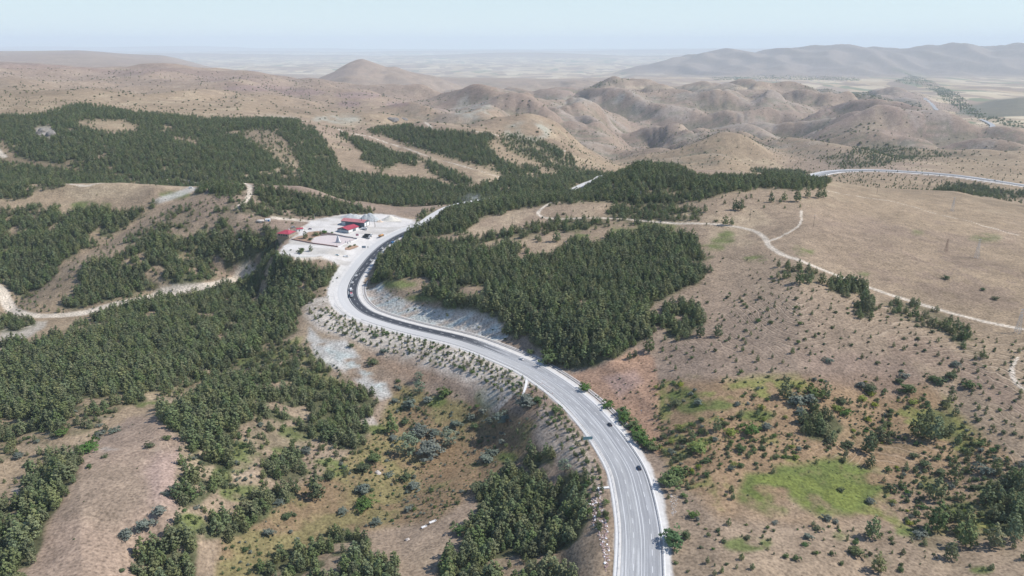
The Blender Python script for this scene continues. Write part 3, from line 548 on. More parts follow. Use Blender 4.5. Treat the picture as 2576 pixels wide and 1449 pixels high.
# bare pinkish hillside
hs = [(320,1050),(400,1045),(440,1075),(470,1100),(450,1150),(445,1230),(460,1280),(430,1330),(400,1370),(330,1460),(60,1460),(110,1360),(150,1270),(195,1190),(200,1150),(260,1100)]
paint(hs, (.29,.215,.16), 0.95, 8)
paint([(400,1140),(450,1130),(445,1280),(380,1260),(370,1180)], (.33,.24,.20), 0.7, 20)
paint([(180,1180),(330,1160),(380,1240),(300,1330),(150,1300)], (.255,.195,.14), 0.7, 25)
# dark heath on the right-hand field and the ploughed slope
paint([(2080,640),(2300,600),(2576,680),(2576,790),(2450,770),(2250,720)], (.21,.155,.115), 0.6, 20, mod=smooth(-.3, .3, n1 + n3))
paint([(1980,560),(2200,600),(2576,640),(2576,560),(2200,530)], (.27,.20,.15), 0.5, 25, mod=smooth(-.3, .3, n1))
paint([(2240,850),(2330,850),(2540,960),(2600,1060),(2500,1010),(2380,930),(2240,890)], (.215,.155,.115), 0.7, 12)
paint([(1990,880),(2280,900),(2330,960),(2250,1000),(2060,960)], (.22,.16,.125), 0.65, 20)
# reddish earth by the road
paint([(1440,945),(1520,920),(1600,880),(1650,900),(1662,1000),(1668,1150),(1625,1115),(1560,1035),(1480,985)], (.33,.205,.135), 0.85, 8)
paint([(1520,950),(1600,930),(1620,960),(1560,1000)], (.30,.22,.20), 0.5, 12)
paint([(640,1100),(720,1110),(700,1180),(600,1200)], (.36,.28,.22), 0.5, 12, mod=smooth(-.1, .3, n1))
# pale stony bank and scree
paint([(1360,1020),(1400,1045),(1440,1070),(1480,1120),(1500,1180),(1512,1245),(1480,1220),(1440,1180),(1370,1140),(1345,1085)], (.38,.315,.25), 0.75, 14)
paint([(779,825),(814,855),(877,858),(914,905),(889,910),(940,955),(972,965),(987,995),(960,1005),(927,985),(889,950),(852,935),(814,913),(789,888),(774,855)], (.43,.42,.385), 0.85, 8, mod=smooth(-.5, .1, n1 + .7 * n3))
paint([(800,870),(880,930),(960,985),(975,975),(900,900),(850,880)], (.36,.40,.375), 0.7, 8, mod=smooth(-.2, .2, n3))
paint([(770,790),(860,780),(1010,835),(1200,880),(1330,950),(1330,975),(1150,900),(960,860),(800,830)], (.43,.37,.31), 0.7, 8)
paint([(870,850),(1000,870),(1200,920),(1340,990),(1200,980),(1000,940),(900,890)], (.31,.21,.14), 0.6, 12, mod=smooth(-.4, .2, n2))
paint([(900,1025),(935,1040),(950,1070),(915,1070),(895,1045)], (.40,.35,.30), 0.9, 5)
paint([(724,615),(764,610),(814,622),(822,640),(779,650),(747,650),(724,635)], (.40,.42,.385), 0.9, 4)
paint([(0,820),(88,808),(120,808),(115,822),(70,850),(0,885)], (.38,.34,.28), 0.9, 5)
paint([(560,478),(640,470),(680,470),(700,480),(600,482)], (.36,.30,.23), 0.5, 8)
paint([(420,490),(480,470),(505,475),(440,500),(400,512),(380,505)], (.42,.40,.36), 0.8, 4)
for e in [(90,1235,60,14),(235,1060,50,8),(260,1130,40,6),(620,1010,40,10)]: paint(ell(*e), (.42,.39,.35), 0.5, 6, mod=smooth(-.1, .3, n3))
# distant slopes: rock showing through, old fields, groves
paint(ell(115, 332, 30, 17), (.31,.28,.235), 0.9, 4, 1085, 2200)
for e in [(170,300,40,6),(850,300,60,12),(1190,270,50,30),(1330,330,60,25),(1450,260,60,18),(1560,240,40,18),(700,300,50,8)]:
    paint(ell(*e), (.33,.335,.28), 0.7, 10, 1500, 9000, mod=smooth(-.3, .3, n1))
for e in [(650,222,90,8),(900,240,60,9),(760,232,60,8),(1000,262,30,7),(880,262,30,8)]: paint(ell(*e), (.235,.165,.145), 0.8, 4, 1900, 6000)
paint([(1550,219),(1620,216),(1900,218),(1930,224),(1850,226),(1700,222),(1620,224)], (.52,.42,.27), 0.9, 3, 3500, 8000)
paint([(0,160),(260,160),(640,178),(700,215),(560,215),(300,190),(0,190)], (.24,.165,.13), 0.55, 10, 2500, 7000, mod=smooth(-.4, .3, n2))
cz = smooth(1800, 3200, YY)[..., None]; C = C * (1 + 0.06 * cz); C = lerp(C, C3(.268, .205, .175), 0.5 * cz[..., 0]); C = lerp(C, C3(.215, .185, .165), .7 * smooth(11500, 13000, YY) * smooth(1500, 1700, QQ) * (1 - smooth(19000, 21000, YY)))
C = lerp(C, C3(.14, .14, .095), np.clip(midR + .5 * midL * smooth(1800, 2600, YY), 0, 1) * smooth(4.0, 5.2, EAR + .3 * n1) * .7)
C = lerp(C, C3(.40, .375, .33), midR * smooth(.15, .5, n2 + .4 * n1) * (1 - smooth(3.2, 3.8, EAR)) * .25)
# shrubs in the middle hills' gullies, with shade painted into the colour for relief
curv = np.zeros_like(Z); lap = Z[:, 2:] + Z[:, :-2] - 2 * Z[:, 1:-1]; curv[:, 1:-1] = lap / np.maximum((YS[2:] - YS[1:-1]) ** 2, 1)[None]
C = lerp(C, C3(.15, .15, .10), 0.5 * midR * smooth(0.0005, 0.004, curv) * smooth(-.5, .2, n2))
# plains
field = smooth(6800, 8500, YY) * (1 - smooth(-345, -260, Z) * smooth(11500, 12500, YY)) * (1 - smooth(-300, -150, Z))
green_v = pmask([(2240,170),(2290,190),(2250,205),(2330,220),(2370,245),(2400,270),(2460,300),(2510,310),(2576,330),(2576,300),(2480,280),(2420,250),(2400,215),(2330,190)], PXV + 6 * n2, PYV, 6) * (YY > 3000) * (YY < 13500)
C = lerp(C, C3(.11, .15, .06), green_v * 0.5 * smooth(-.4, .3, n2))
field = np.maximum(field, smooth(3300, 4200, YY) * smooth(2300, 2400, QQ) * (1 - smooth(9000, 10000, YY)))
hk = pmask([(2400,288),(2430,268),(2500,250),(2576,243),(2700,243),(2700,310),(2500,300)], PXV, PYV, 5) * (YY > 4500) * (YY < 7500); C = lerp(C, C3(.12, .12, .085), hk * .8); field *= 1 - hk
# woods floor
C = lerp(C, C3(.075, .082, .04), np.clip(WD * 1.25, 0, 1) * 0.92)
# tracks of pale dust
def track(pts, width, ymins=200, step=3.0):
    Pw = [hit(px, py, ymins) for px, py in pts]; Q, s_ = catmull(Pw, step); Q = relax(Q, 3); Q[:, 2] = ground(Q[:, 0], Q[:, 1]); return Q, width
TRK = []
TRK.append(track([(-60,700),(0,728),(10,742),(20,766),(50,788),(100,795),(160,793),(215,787),(265,772),(300,763),(340,755),(400,742),(480,728),(540,715),(600,700),(645,686)], 5.6))
TRK.append(track([(1640,557),(1700,562),(1780,563),(1850,570),(1895,580),(1925,600),(1937,620),(1980,645),(2060,675),(2150,710),(2250,745),(2350,775),(2450,802),(2576,828),(2680,850)], 2.6))
TRK.append(track([(1936,606),(1975,590),(2005,572),(2015,555),(2015,530)], 1.5))
TRK.append(track([(1385,510),(1362,525),(1354,538),(1372,548),(1430,550),(1500,548),(1560,550),(1640,557)], 2.2))
TRK.append(track([(628,466),(628,490),(615,508),(595,524)], 3.0))
TRK.append(track([(150,463),(250,461),(380,462),(500,463),(628,467)], 2.0))
TRK.append(track([(747,651),(800,649),(850,652),(890,652)], 3.0))
TRK.append(track([(2560,900),(2545,930),(2560,970),(2600,990)], 1.6))
TRK.append(track([(2080,480),(2200,500),(2330,530),(2450,560),(2576,595)], 1.2))
TRK.append(track([(690,548),(715,551),(740,552),(770,556),(800,552)], 4.0))
TRK.append(track([(740,585),(760,572),(790,560),(820,557)], 2.2))
TRK.append(track([(-10,372),(0,385),(12,395)], 4.0, 1085))
for pts in ([(639,297),(780,308),(860,330),(914,340),(1000,367),(1100,402),(1200,427),(1290,455)], [(935,331),(1010,318),(1100,328),(1250,340),(1340,352),(1420,380)]):
    TRK.append(track(pts, 2.2, 1085, 8.0))
for Q, wdt in TRK:
    NQ = normals(Q); d_, z_, i_ = sdist(Q, NQ, XX, YY, wdt + 12)
    d_ = np.abs(d_) + 0.8 * n3; hw = wdt + np.clip(YY - 900, 0, 3000) / 900.0
    C = lerp(C, C3(.53, .46, .37), 0.95 * (1 - smooth(hw * 0.7, hw * 1.35, d_)))
    WD = WD * smooth(wdt * 1.1, wdt * 2.2, np.abs(d_))
# cut slope beside the bend: blue-grey and green-grey broken rock
cut = (SD > 15) * (1 - smooth(30, 36, SD)) * ((SI + 9 * n1 > idx_bend - 50) & (SI < idx_bend + 16))
cutn = fbm(XX / 16, YY / 5, 3, 320)
C = lerp(C, C3(.44, .42, .375), cut * 1.0); C = lerp(C, C3(.40, .43, .40), cut * smooth(0, .5, cutn)); C = lerp(C, C3(.38, .31, .25), cut * smooth(-0.05, .35, -cutn) * 0.85)
pl_ = (SD < 0) * (1 - smooth(38, 52, -SD + 6 * n1)) * ((SI > 120) & (SI < idx_bend + 14)); C = lerp(C, C3(.46, .415, .355), pl_ * (.45 + .4 * smooth(-.3, .4, n3 + n1)))
# white stone dust around the road and in the yard
dust = C3(.60, .575, .535)
eL = np.interp(SI, [0, 60, 140, idx_bend - 10, idx_bend + 10, idx_bend + 60, idx_top, idx_top + 5, len(ROAD)], [13.0, 13, 14, 16.5, 20, 24, 20, 11, 11]); eR = np.interp(SI, [0, 60, 130, idx_bend - 100, idx_bend, idx_top - 12, len(ROAD)], [12.5, 13, 15, 18.5, 16, 10, 10])
kd = np.where(SD < 0, 1 - smooth(-1.2, 1.2, -SD - eL + 1.6 * n3), 1 - smooth(-1.2, 1.2, SD - eR + 1.6 * n3)) * (np.abs(SD) < 60)
C = lerp(C, dust, kd * 0.95)
C = lerp(C, lerp(np.broadcast_to(C3(.60, .57, .53), C.shape), C3(.46, .43, .385), smooth(-.1, .5, fbm(XX / 40, YY / 9, 3, 333))), (1 - smooth(-3, 3, YD + 4 * n3 + 3 * n1)) * 0.97)
kf = 1 - smooth(15, 22, np.abs(FSD) + 2 * n1); C = lerp(C, C3(.60, .58, .55), kf * 0.9)
WD = WD * smooth(0, 3, np.where(SD < 0, -SD - eL, SD - eR)) * smooth(0, 4, YD) * smooth(17, 24, np.abs(FSD)) * (1 - np.clip(cut, 0, 1) * 0.85)
C *= 0.99 * (1 + 0.10 * n3[..., None] + 0.06 * n1[..., None])
MASK = np.zeros(Z.shape + (4,), np.float32); MASK[..., 3] = 1
terr = np.zeros(Z.shape, np.float32)
for poly, a, b, v in [([(1640,770),(1850,640),(1960,655),(2100,730),(2300,780),(2620,870),(2620,1200),(2420,1010),(2300,900),(2100,870),(1900,880),(1750,900),(1650,860)],0,EDGE,1.0),
                      ([(2000,1110),(2300,1100),(2620,1100),(2620,1280),(2300,1250)],0,EDGE,0.8),([(250,1060),(440,1060),(450,1180),(330,1230),(230,1180)],0,EDGE,0.7),([(0,1150),(100,1170),(90,1230),(0,1260)],0,EDGE,0.7),
                      ([(640,300),(880,330),(1100,400),(1290,450),(1180,450),(1000,420),(850,400)],1085,2300,0.9),([(1900,430),(1950,340),(2080,350),(2110,400),(2000,440)],1500,3300,0.8),([(1700,880),(1900,860),(2100,900),(1900,960),(1700,940)],0,EDGE,0.5)]:
    terr = np.maximum(terr, v * pmask(poly, PXV, PYV, 14) * (YY > a) * (YY < b))
terr *= 1 - pmask([(1855,1190),(2080,1150),(2240,1200),(2180,1300),(1990,1300),(1855,1270)], PXV, PYV, 12)
MASK[..., 0] = terr; MASK[..., 1] = field; MASK[..., 2] = np.clip(cut + (1 - smooth(-2, 2, YD)) * 0.0, 0, 1)

# ------------------------------------------------------------------ terrain sheet
def ground_material():
    m = bpy.data.materials.new('dry_ground'); m.use_nodes = True; N = NT(m); b = m.node_tree.nodes['Principled BSDF']
    b.inputs['Roughness'].default_value = 0.95; b.inputs['Specular IOR Level'].default_value = 0.1
    col = N.n('ShaderNodeAttribute', attribute_name='Col').outputs['Color']
    mk = N.n('ShaderNodeAttribute', attribute_name='mask'); sep = N.n('ShaderNodeSeparateColor', {0: mk.outputs['Color']})
    zs = N.n('ShaderNodeAttribute', attribute_name='zs').outputs['Fac']
    pos = N.n('ShaderNodeNewGeometry').outputs['Position']
    a1 = N.noise(pos, 0.55, 5, 0.62); a2 = N.noise(pos, 0.09, 4, 0.6); a3 = N.noise(pos, 0.012, 4, 0.6)
    tuft = N.n('ShaderNodeTexVoronoi', {'Vector': pos, 'Scale': 0.45}, feature='F1').outputs['Distance']
    f = N.math('MULTIPLY', N.rng(a1, .3, .7, .60, 1.38), N.rng(a2, .3, .7, .82, 1.18)); f = N.math('MULTIPLY', f, N.rng(a3, .3, .7, .9, 1.1))
    f = N.math('MULTIPLY', f, N.rng(tuft, 0.05, 0.45, 0.66, 1.08))
    f = N.n('ShaderNodeMix', {0: N.math('MULTIPLY', N.n('ShaderNodeAttribute', attribute_name='dust').outputs['Fac'], 0.8), 2: f, 3: 1.0}).outputs[0]
    c = N.n('ShaderNodeVectorMath', {0: col, 'Scale': f}, operation='SCALE').outputs[0]
    # contour ploughing
    t = N.math('ADD', N.math('MULTIPLY', zs, 1.05), N.math('MULTIPLY', N.noise(pos, 0.03, 2), 1.6))
    t = N.math('ADD', t, N.math('MULTIPLY', N.noise(pos, 0.25, 3), 0.45)); fr = N.math('FRACT', t)
    wide = N.rng(N.noise(pos, 0.02, 2), .40, .65, 0.05, 0.9)
    dark = N.math('MULTIPLY', N.math('MULTIPLY', N.rng(fr, 0.0, 0.14, 1.0, 0.0), sep.outputs[0]), wide); lite = N.math('MULTIPLY', N.math('MULTIPLY', N.rng(N.math('ABSOLUTE', N.math('SUBTRACT', fr, 0.86)), 0.0, 0.13, 1.0, 0.0), sep.outputs[0]), wide)
    c = N.mix(N.math('MULTIPLY', dark, 0.8), c, (.12, .085, .06, 1)); c = N.mix(N.math('MULTIPLY', lite, 0.6), c, (.52, .41, .30, 1))
    # patchwork of far fields
    sc = N.n('ShaderNodeVectorMath', {0: pos, 1: (0.0016, 0.0009, 0.0)}, operation='MULTIPLY').outputs[0]
    wv = N.n('ShaderNodeVectorMath', {0: sc, 1: N.n('ShaderNodeTexNoise', {'Vector': sc, 'Scale': 0.7}).outputs[1]}, operation='ADD').outputs[0]
    v = N.n('ShaderNodeTexVoronoi', {'Vector': wv, 'Scale': 2.2}, feature='F1', distance='MANHATTAN').outputs['Color']
    rmp = N.n('ShaderNodeValToRGB', {0: N.n('ShaderNodeSeparateColor', {0: v}).outputs[0]}); cr = rmp.color_ramp; cr.interpolation = 'CONSTANT'
    stops = [(0, (.30, .22, .16)), (.16, (.46, .36, .23)), (.3, (.24, .18, .13)), (.42, (.52, .43, .29)), (.55, (.33, .25, .18)), (.68, (.16, .19, .10)), (.76, (.40, .31, .21)), (.88, (.58, .49, .34))]
    while len(cr.elements) < len(stops): cr.elements.new(0.5)
    for e, (p_, c_) in zip(cr.elements, stops): e.position = p_; e.color = (*c_, 1)
    c = N.mix(N.math('MULTIPLY', sep.outputs[1], 0.8), c, rmp.outputs[0])
    m.node_tree.links.new(c, b.inputs['Base Color'])
    hgt = N.math('ADD', N.math('MULTIPLY', a1, 0.5), N.math('MULTIPLY', a2, 1.6)); hgt = N.math('ADD', hgt, N.math('MULTIPLY', N.math('SUBTRACT', lite, dark), 0.5))
    rock = N.n('ShaderNodeTexVoronoi', {'Vector': pos, 'Scale': 0.35}, feature='F1').outputs['Distance']
    hgt = N.math('ADD', hgt, N.math('MULTIPLY', N.math('MULTIPLY', rock, sep.outputs[2]), 0.9))
    bp = N.n('ShaderNodeBump', {'Strength': 0.55, 'Distance': 0.9, 'Height': hgt}); m.node_tree.links.new(bp.outputs[0], b.inputs['Normal'])
    return m
GM = ground_material()
V = np.stack([XX, YY, Z], -1).reshape(-1, 3)
me = grid_mesh('ground', V, len(QS), len(YS), [GM])
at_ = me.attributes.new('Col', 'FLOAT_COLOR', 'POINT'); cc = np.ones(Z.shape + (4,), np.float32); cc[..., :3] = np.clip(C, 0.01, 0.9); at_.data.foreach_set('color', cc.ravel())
at_ = me.attributes.new('mask', 'FLOAT_COLOR', 'POINT'); at_.data.foreach_set('color', MASK.ravel())
at_ = me.attributes.new('dust', 'FLOAT', 'POINT'); at_.data.foreach_set('value', np.clip(np.maximum(kd, 1 - smooth(-3, 3, YD)), 0, 1).astype(np.float32).ravel())
zsm = (Z - near * 2.0 * fbm(XX / 90, YY / 90, 3, 1)).astype(np.float32); at_ = me.attributes.new('zs', 'FLOAT', 'POINT'); at_.data.foreach_set('value', zsm.ravel())
tag(link(bpy.data.objects.new('ground', me)), kind='structure')
# lake
wm = bpy.data.materials.new('lake_water'); wm.use_nodes = True; b_ = wm.node_tree.nodes['Principled BSDF']; b_.inputs['Base Color'].default_value = (.10, .27, .25, 1); b_.inputs['Roughness'].default_value = 0.25
mb = MB(); ring = [(lk[0] + 150 * math.cos(a) * (1 + .12 * math.sin(3 * a)), lk[1] + 300 * math.sin(a) * (1 + .1 * math.cos(2 * a)), -170.0) for a in np.linspace(0, 6.2832, 40, endpoint=False)]
mb.add(ring, [tuple(range(40))]); tag(mb.build('lake', wm), kind='structure')

# ------------------------------------------------------------------ main road
def strip(name, Pc, Nn, offs, dz, mats, i0=0, i1=None, matfn=None):
    """sheet following the road; offs = list of offsets or arrays"""
    i1 = len(Pc) if i1 is None else i1; P_ = Pc[i0:i1]; N_ = Nn[i0:i1]; L = []
    for o_ in offs:
        o_ = np.broadcast_to(o_, (len(Pc),))[i0:i1]
        L.append(np.c_[P_[:, 0] + N_[:, 0] * o_, P_[:, 1] + N_[:, 1] * o_, P_[:, 2] + dz])
    Vv = np.stack(L, 0)                                                   # offs x along
    me_ = grid_mesh(name, Vv[::-1].reshape(-1, 3), len(offs), len(P_), mats, False)
    uv = me_.attributes.new('road_uv', 'FLOAT_VECTOR', 'POINT'); al = (np.arange(i0, i1) * 3.0)
    U = np.stack([np.stack([np.broadcast_to(o_, (len(Pc),))[i0:i1], al, np.zeros(len(al))], -1) for o_ in offs][::-1], 0); uv.data.foreach_set('vector', np.ascontiguousarray(U, np.float32).ravel())
    return tag(link(bpy.data.objects.new(name, me_)), kind='structure')
def road_material(name, black_from, base=(.40, .40, .395), pale_from=None):
    m = bpy.data.materials.new(name); m.use_nodes = True; N = NT(m); b = m.node_tree.nodes['Principled BSDF']; b.inputs['Roughness'].default_value = 0.85; b.inputs['Specular IOR Level'].default_value = 0.25
    uv = N.n('ShaderNodeAttribute', attribute_name='road_uv').outputs['Vector']; sp = N.n('ShaderNodeSeparateXYZ', {0: uv})
    st = N.noise(N.n('ShaderNodeVectorMath', {0: uv, 1: (1.1, 0.012, 1)}, operation='MULTIPLY').outputs[0], 1.0, 4, 0.6)
    st2 = N.noise(N.n('ShaderNodeVectorMath', {0: uv, 1: (0.35, 0.03, 1)}, operation='MULTIPLY').outputs[0], 1.0, 3, 0.6)
    fine = N.noise(uv, 1.2, 4, 0.7)
    c = N.mix(N.rng(st, .35, .65, 0, 1), (*[v * .66 for v in base], 1), (*[min(v * 1.22, .8) for v in base], 1)); c = N.mix(N.rng(st2, .42, .60, 0, .75), c, (.27, .272, .275, 1))
    c = N.n('ShaderNodeVectorMath', {0: c, 'Scale': N.rng(fine, .3, .7, .9, 1.1)}, operation='SCALE').outputs[0]
    if pale_from: c = N.mix(N.rng(N.math('ADD', sp.outputs[1], N.math('MULTIPLY', st2, 160.0)), pale_from, pale_from + 260.0, 0.0, 0.75), c, (.60, .585, .555, 1))
    if black_from:
        rag = N.math('ADD', sp.outputs[1], N.math('MULTIPLY', N.math('SUBTRACT', N.noise(N.n('ShaderNodeVectorMath', {0: uv, 1: (0.8, 0.02, 1)}, operation='MULTIPLY').outputs[0], 1.0, 4), 0.5), 190.0))
        k_ = N.rng(rag, black_from[0], black_from[1], 0.0, 1.0)
        blk = N.mix(N.rng(fine, .3, .7, 0, 1), (.042, .047, .056, 1), (.062, .067, .078, 1)); c = N.mix(N.math('MULTIPLY', k_, black_from[2] if len(black_from) > 2 else 1.0), c, blk)
    m.node_tree.links.new(c, b.inputs['Base Color']); return m
i_blk = int(np.argmin(np.hypot(ROAD[:, 0] - at(1180, 862, -7)[0], ROAD[:, 1] - at(1180, 862, -7)[1]))); AB = i_blk * 3.0
RM_L = road_material('worn_asphalt', None, pale_from=AB - 60); RM_R = road_material('fresh_asphalt', (AB - 40, AB + 8), (.36, .362, .365))
gravel = mat('stone_dust', (.60, .575, .535), 0.95, 0.10, 0.3, bump=0.3)
strip('road_shoulder', ROAD, RN, [np.where(np.arange(len(ROAD)) > idx_top, -11, -13.6), -10.0, 8.6, np.where(np.arange(len(ROAD)) > idx_top - 10, 9.6, 12.2)], -0.03, [gravel])
strip('road', ROAD, RN, [-10.3, -5.0, -0.9], 0.03, [RM_L])
strip('road', ROAD, RN, [-0.9, 4.0, 9.2], 0.032, [RM_R])
strip('road', FROAD, FN, [-11, -1.5], 0.4, [road_material('dusty_asphalt', None, (.55, .55, .545))]); strip('road', FROAD, FN, [1.5, 10], 0.4, [road_material('grey_asphalt', None, (.30, .30, .30))])
conc = mat('concrete', (.62, .61, .585), 0.9, 0.08, 0.8)
curbpale = mat('pale_concrete', (.70, .69, .665), 0.9, 0.06, 0.8)
paintm = mat('road_paint', (.80, .80, .78), 0.7, 0.08, 2.0)
# concrete channel left of the road, drain on the right of the bend
strip('gutter', ROAD, RN, [-13.2, -12.0], 0.12, [conc], 0, i_blk)
strip('gutter', ROAD, RN, [9.5, 10.3], 0.10, [curbpale], 0, i_blk - 20)
dr = mat('drain_silt', (.27, .25, .235), 0.95, 0.12, 0.5)
strip('gutter', ROAD, RN, [15.1, 17.0], 0.12, [dr], idx_bend - 108, idx_bend + 22)
strip('kerb', ROAD, RN, [14.7, 15.1], 0.30, [curbpale], idx_bend - 108, idx_bend + 22); strip('kerb', ROAD, RN, [17.0, 17.5], 0.34, [curbpale], idx_bend - 112, idx_bend + 24)
def dashes(off, wdt, per, ln, i0, i1, dz):
    vs, fs = [], []; s = i0 * 3.0
    si = np.arange(len(ROAD)) * 3.0
    def pt(s_, o_):
        p = [np.interp(s_, si, ROAD[:, k_]) for k_ in range(3)]; n_ = [np.interp(s_, si, RN[:, k_]) for k_ in range(2)]
        return (p[0] + n_[0] * o_, p[1] + n_[1] * o_, p[2] + dz)
    while s < i1 * 3.0:
        q = len(vs); sub = 2
        for t_ in range(sub + 1): vs += [pt(s + ln * t_ / sub, off - wdt / 2), pt(s + ln * t_ / sub, off + wdt / 2)]
        for t_ in range(sub): a = q + 2 * t_; fs.append((a, a + 1, a + 3, a + 2))
        s += per
    return vs, fs
mb = MB(); iv = len(ROAD) - 20
for off, per, ln, wd, i0, i1 in ((-4.4, 12, 4.5, .16, 0, i_blk - 8), (4.25, 12, 4.5, .18, 0, i_blk - 5), (4.5, 12, 3.4, .24, i_blk - 5, iv)):
    mb.add(*dashes(off, wd, per, ln, i0, i1, 0.055))
for off, wd, i0, i1 in ((-8.1, .17, 0, i_blk - 12), (-.75, .17, 0, i_blk - 6), (.75, .17, 0, i_blk - 6), (8.0, .17, 0, i_blk), (0.35, .26, i_blk - 6, iv), (8.5, .26, i_blk - 6, iv)):
    mb.add(*dashes(off, wd, 3.0, 3.0, i0, i1, 0.055))
tag(mb.build('road_markings', paintm), kind='structure')

# ------------------------------------------------------------------ trees and shrubs
def leaf_mat(name, ca_, cb_, hue=0.03):
    m = bpy.data.materials.new(name); m.use_nodes = True; N = NT(m); t = m.node_tree; b = t.nodes['Principled BSDF']
    b.inputs['Roughness'].default_value = 0.75; b.inputs['Specular IOR Level'].default_value = 0.12
    rnd = N.n('ShaderNodeObjectInfo').outputs['Random']; tc = N.n('ShaderNodeTexCoord').outputs['Object']
    nz = N.noise(tc, 5.0, 3, 0.6); f = N.math('ADD', N.math('MULTIPLY', rnd, 0.75), N.rng(nz, .3, .7, -0.05, 0.35), True)
    c = N.mix(f, (*ca_, 1), (*cb_, 1)); h = N.n('ShaderNodeHueSaturation', {'Hue': N.rng(N.math('FRACT', N.math('MULTIPLY', rnd, 7.31)), 0, 1, .5 - hue, .5 + hue), 'Saturation': N.rng(N.math('FRACT', N.math('MULTIPLY', rnd, 3.7)), 0, 1, .8, 1.1), 'Value': 1.0, 'Color': c})
    t.links.new(h.outputs[0], b.inputs['Base Color'])
    tr = N.n('ShaderNodeBsdfTranslucent', {'Color': h.outputs[0]}); mx = N.n('ShaderNodeMixShader', {0: 0.22, 1: b.outputs[0], 2: tr.outputs[0]})
    t.links.new(mx.outputs[0], t.nodes['Material Output'].inputs['Surface']); return m
LM = {'P': leaf_mat('pine_needles', (.118, .150, .068), (.262, .295, .132), 0.03), 'S': leaf_mat('silver_leaves', (.15, .18, .14), (.25, .275, .22), 0.02),
      'G': leaf_mat('green_leaves', (.10, .17, .05), (.16, .23, .07)), 'B': leaf_mat('dark_leaves', (.08, .115, .05), (.15, .185, .08)), 'Y': leaf_mat('yellow_leaves', (.22, .27, .04), (.32, .36, .06), 0.02)}
LM['W'] = leaf_mat('willow_leaves', (.16, .21, .13), (.24, .29, .19), 0.02)
bark = mat('bark', (.14, .105, .08), 0.95, 0.2, 6.0)
def clumps(centres, sizes, per, leaf, r, up=0.35, axis0=(0, 0, .4)):
    vs = []; fs = []; c0 = np.array(axis0)
    for c, s_ in zip(centres, sizes):
        for _ in range(per):
            d = r.normal(size=3); d /= np.linalg.norm(d); p = c + d * s_ * r.uniform(.55, 1.0) * np.array([1, 1, .72])
            n = (p - c0); n = n / (np.linalg.norm(n) + 1e-6) + r.normal(size=3) * 0.55 + np.array([0, 0, up]); n /= np.linalg.norm(n)
            a = np.cross(n, r.normal(size=3)); a /= np.linalg.norm(a); b = np.cross(n, a); L = leaf * r.uniform(.7, 1.35); k_ = len(vs)
            vs += [p - a * L, p + b * L * .75, p + a * L, p - b * L * .75 + n * L * .25]; fs.append((k_, k_ + 1, k_ + 2, k_ + 3))
    return vs, fs
def crown_mesh(sp, seed):
    r = np.random.default_rng(seed); cs, ss = [], []
    if sp == 'P':
        top = r.uniform(.9, 1.0); lean = r.normal(size=2) * 0.03
        for k_ in range(8):
            t = k_ / 7.0; z = .17 + (.97 - .17) * t; rad = .30 * (1 - t ** 1.7) ** .75 * (.8 + .2 * min(1, t * 4)) * r.uniform(.85, 1.12); n = max(1, int(round(8 * (1 - t * .85))))
            a0 = r.uniform(0, 6.28)
            for j in range(n):
                a = a0 + 6.283 * j / n + r.normal() * .25; q = rad * r.uniform(.62, 1.12)
                cs.append(np.array([math.cos(a) * q + lean[0] * t, math.sin(a) * q + lean[1] * t, z + r.normal() * .022 - q * .06])); ss.append(r.uniform(.062, .10) * (1.05 - .45 * t))
        for k_ in range(5): cs.append(np.array([0, 0, .3 + .13 * k_])); ss.append(.12 * (1 - k_ * .12))
        return clumps(cs, ss, 13, .043, r)
    if sp == 'W':
        for k_ in range(46):
            d = r.normal(size=3); d /= np.linalg.norm(d); q = r.uniform(.6, 1.0)
            cs.append(np.array([d[0] * .32 * q, d[1] * .32 * q, .46 + d[2] * .42 * q])); ss.append(r.uniform(.06, .12))
        return clumps(cs, ss, 13, .030, r)
    lob = [(r.normal(size=2) * .17, r.uniform(.75, 1.05)) for _ in range(4)]       # round bushes, several stems
    for k_ in range(46):
        o_, s_ = lob[k_ % 4]; d = r.normal(size=3); d[2] = abs(d[2]) * 1.1 - .25; d /= np.linalg.norm(d); q = r.uniform(.6, 1.0) * s_
        cs.append(np.array([o_[0] + d[0] * .34 * q, o_[1] + d[1] * .34 * q, max(.08, .36 * s_ + d[2] * .46 * q)])); ss.append(r.uniform(.07, .13))
    for k_ in range(14): d = r.normal(size=3) * .16; cs.append(np.array([d[0], d[1], .34 + d[2]])); ss.append(.14)
    return clumps(cs, ss, 17, .046, r, axis0=(0, 0, .3))
def mesh_from(name, vs, fs, mats, idx=None):
    me_ = bpy.data.meshes.new(name); v = np.array(vs, np.float32); n = len(fs); me_.vertices.add(len(v)); me_.vertices.foreach_set('co', v.ravel())
    f = np.array(fs, np.int32); me_.loops.add(4 * n); me_.loops.foreach_set('vertex_index', f.ravel()); me_.polygons.add(n); me_.polygons.foreach_set('loop_start', np.arange(n, dtype=np.int32) * 4)
    for m in mats: me_.materials.append(m)
    if idx is not None: me_.polygons.foreach_set('material_index', idx)
    me_.update(calc_edges=True); return me_
def trunk_mesh(sp):
    mb = MB()
    if sp in 'PW':
        mb.tube((0, 0, -.03), (0.004, 0, .5), .020, .013, 7); mb.tube((0.004, 0, .5), (0, 0.004, .93), .013, .003, 6)
        for k_ in range(7):
            a = k_ * 2.4; z = .22 + .09 * k_; q = .24 * (1 - k_ / 9); mb.tube((0, 0, z), (math.cos(a) * q, math.sin(a) * q, z + .04), .006, .002, 4)
    else:
        for k_ in range(5):
            a = k_ * 1.26; mb.tube((0, 0, -.03), (math.cos(a) * .22, math.sin(a) * .22, .5), .020, .006, 5)
    me_ = bpy.data.meshes.new('trunk'); me_.from_pydata(mb.v, [], mb.f); me_.materials.append(bark); me_.update(); return me_
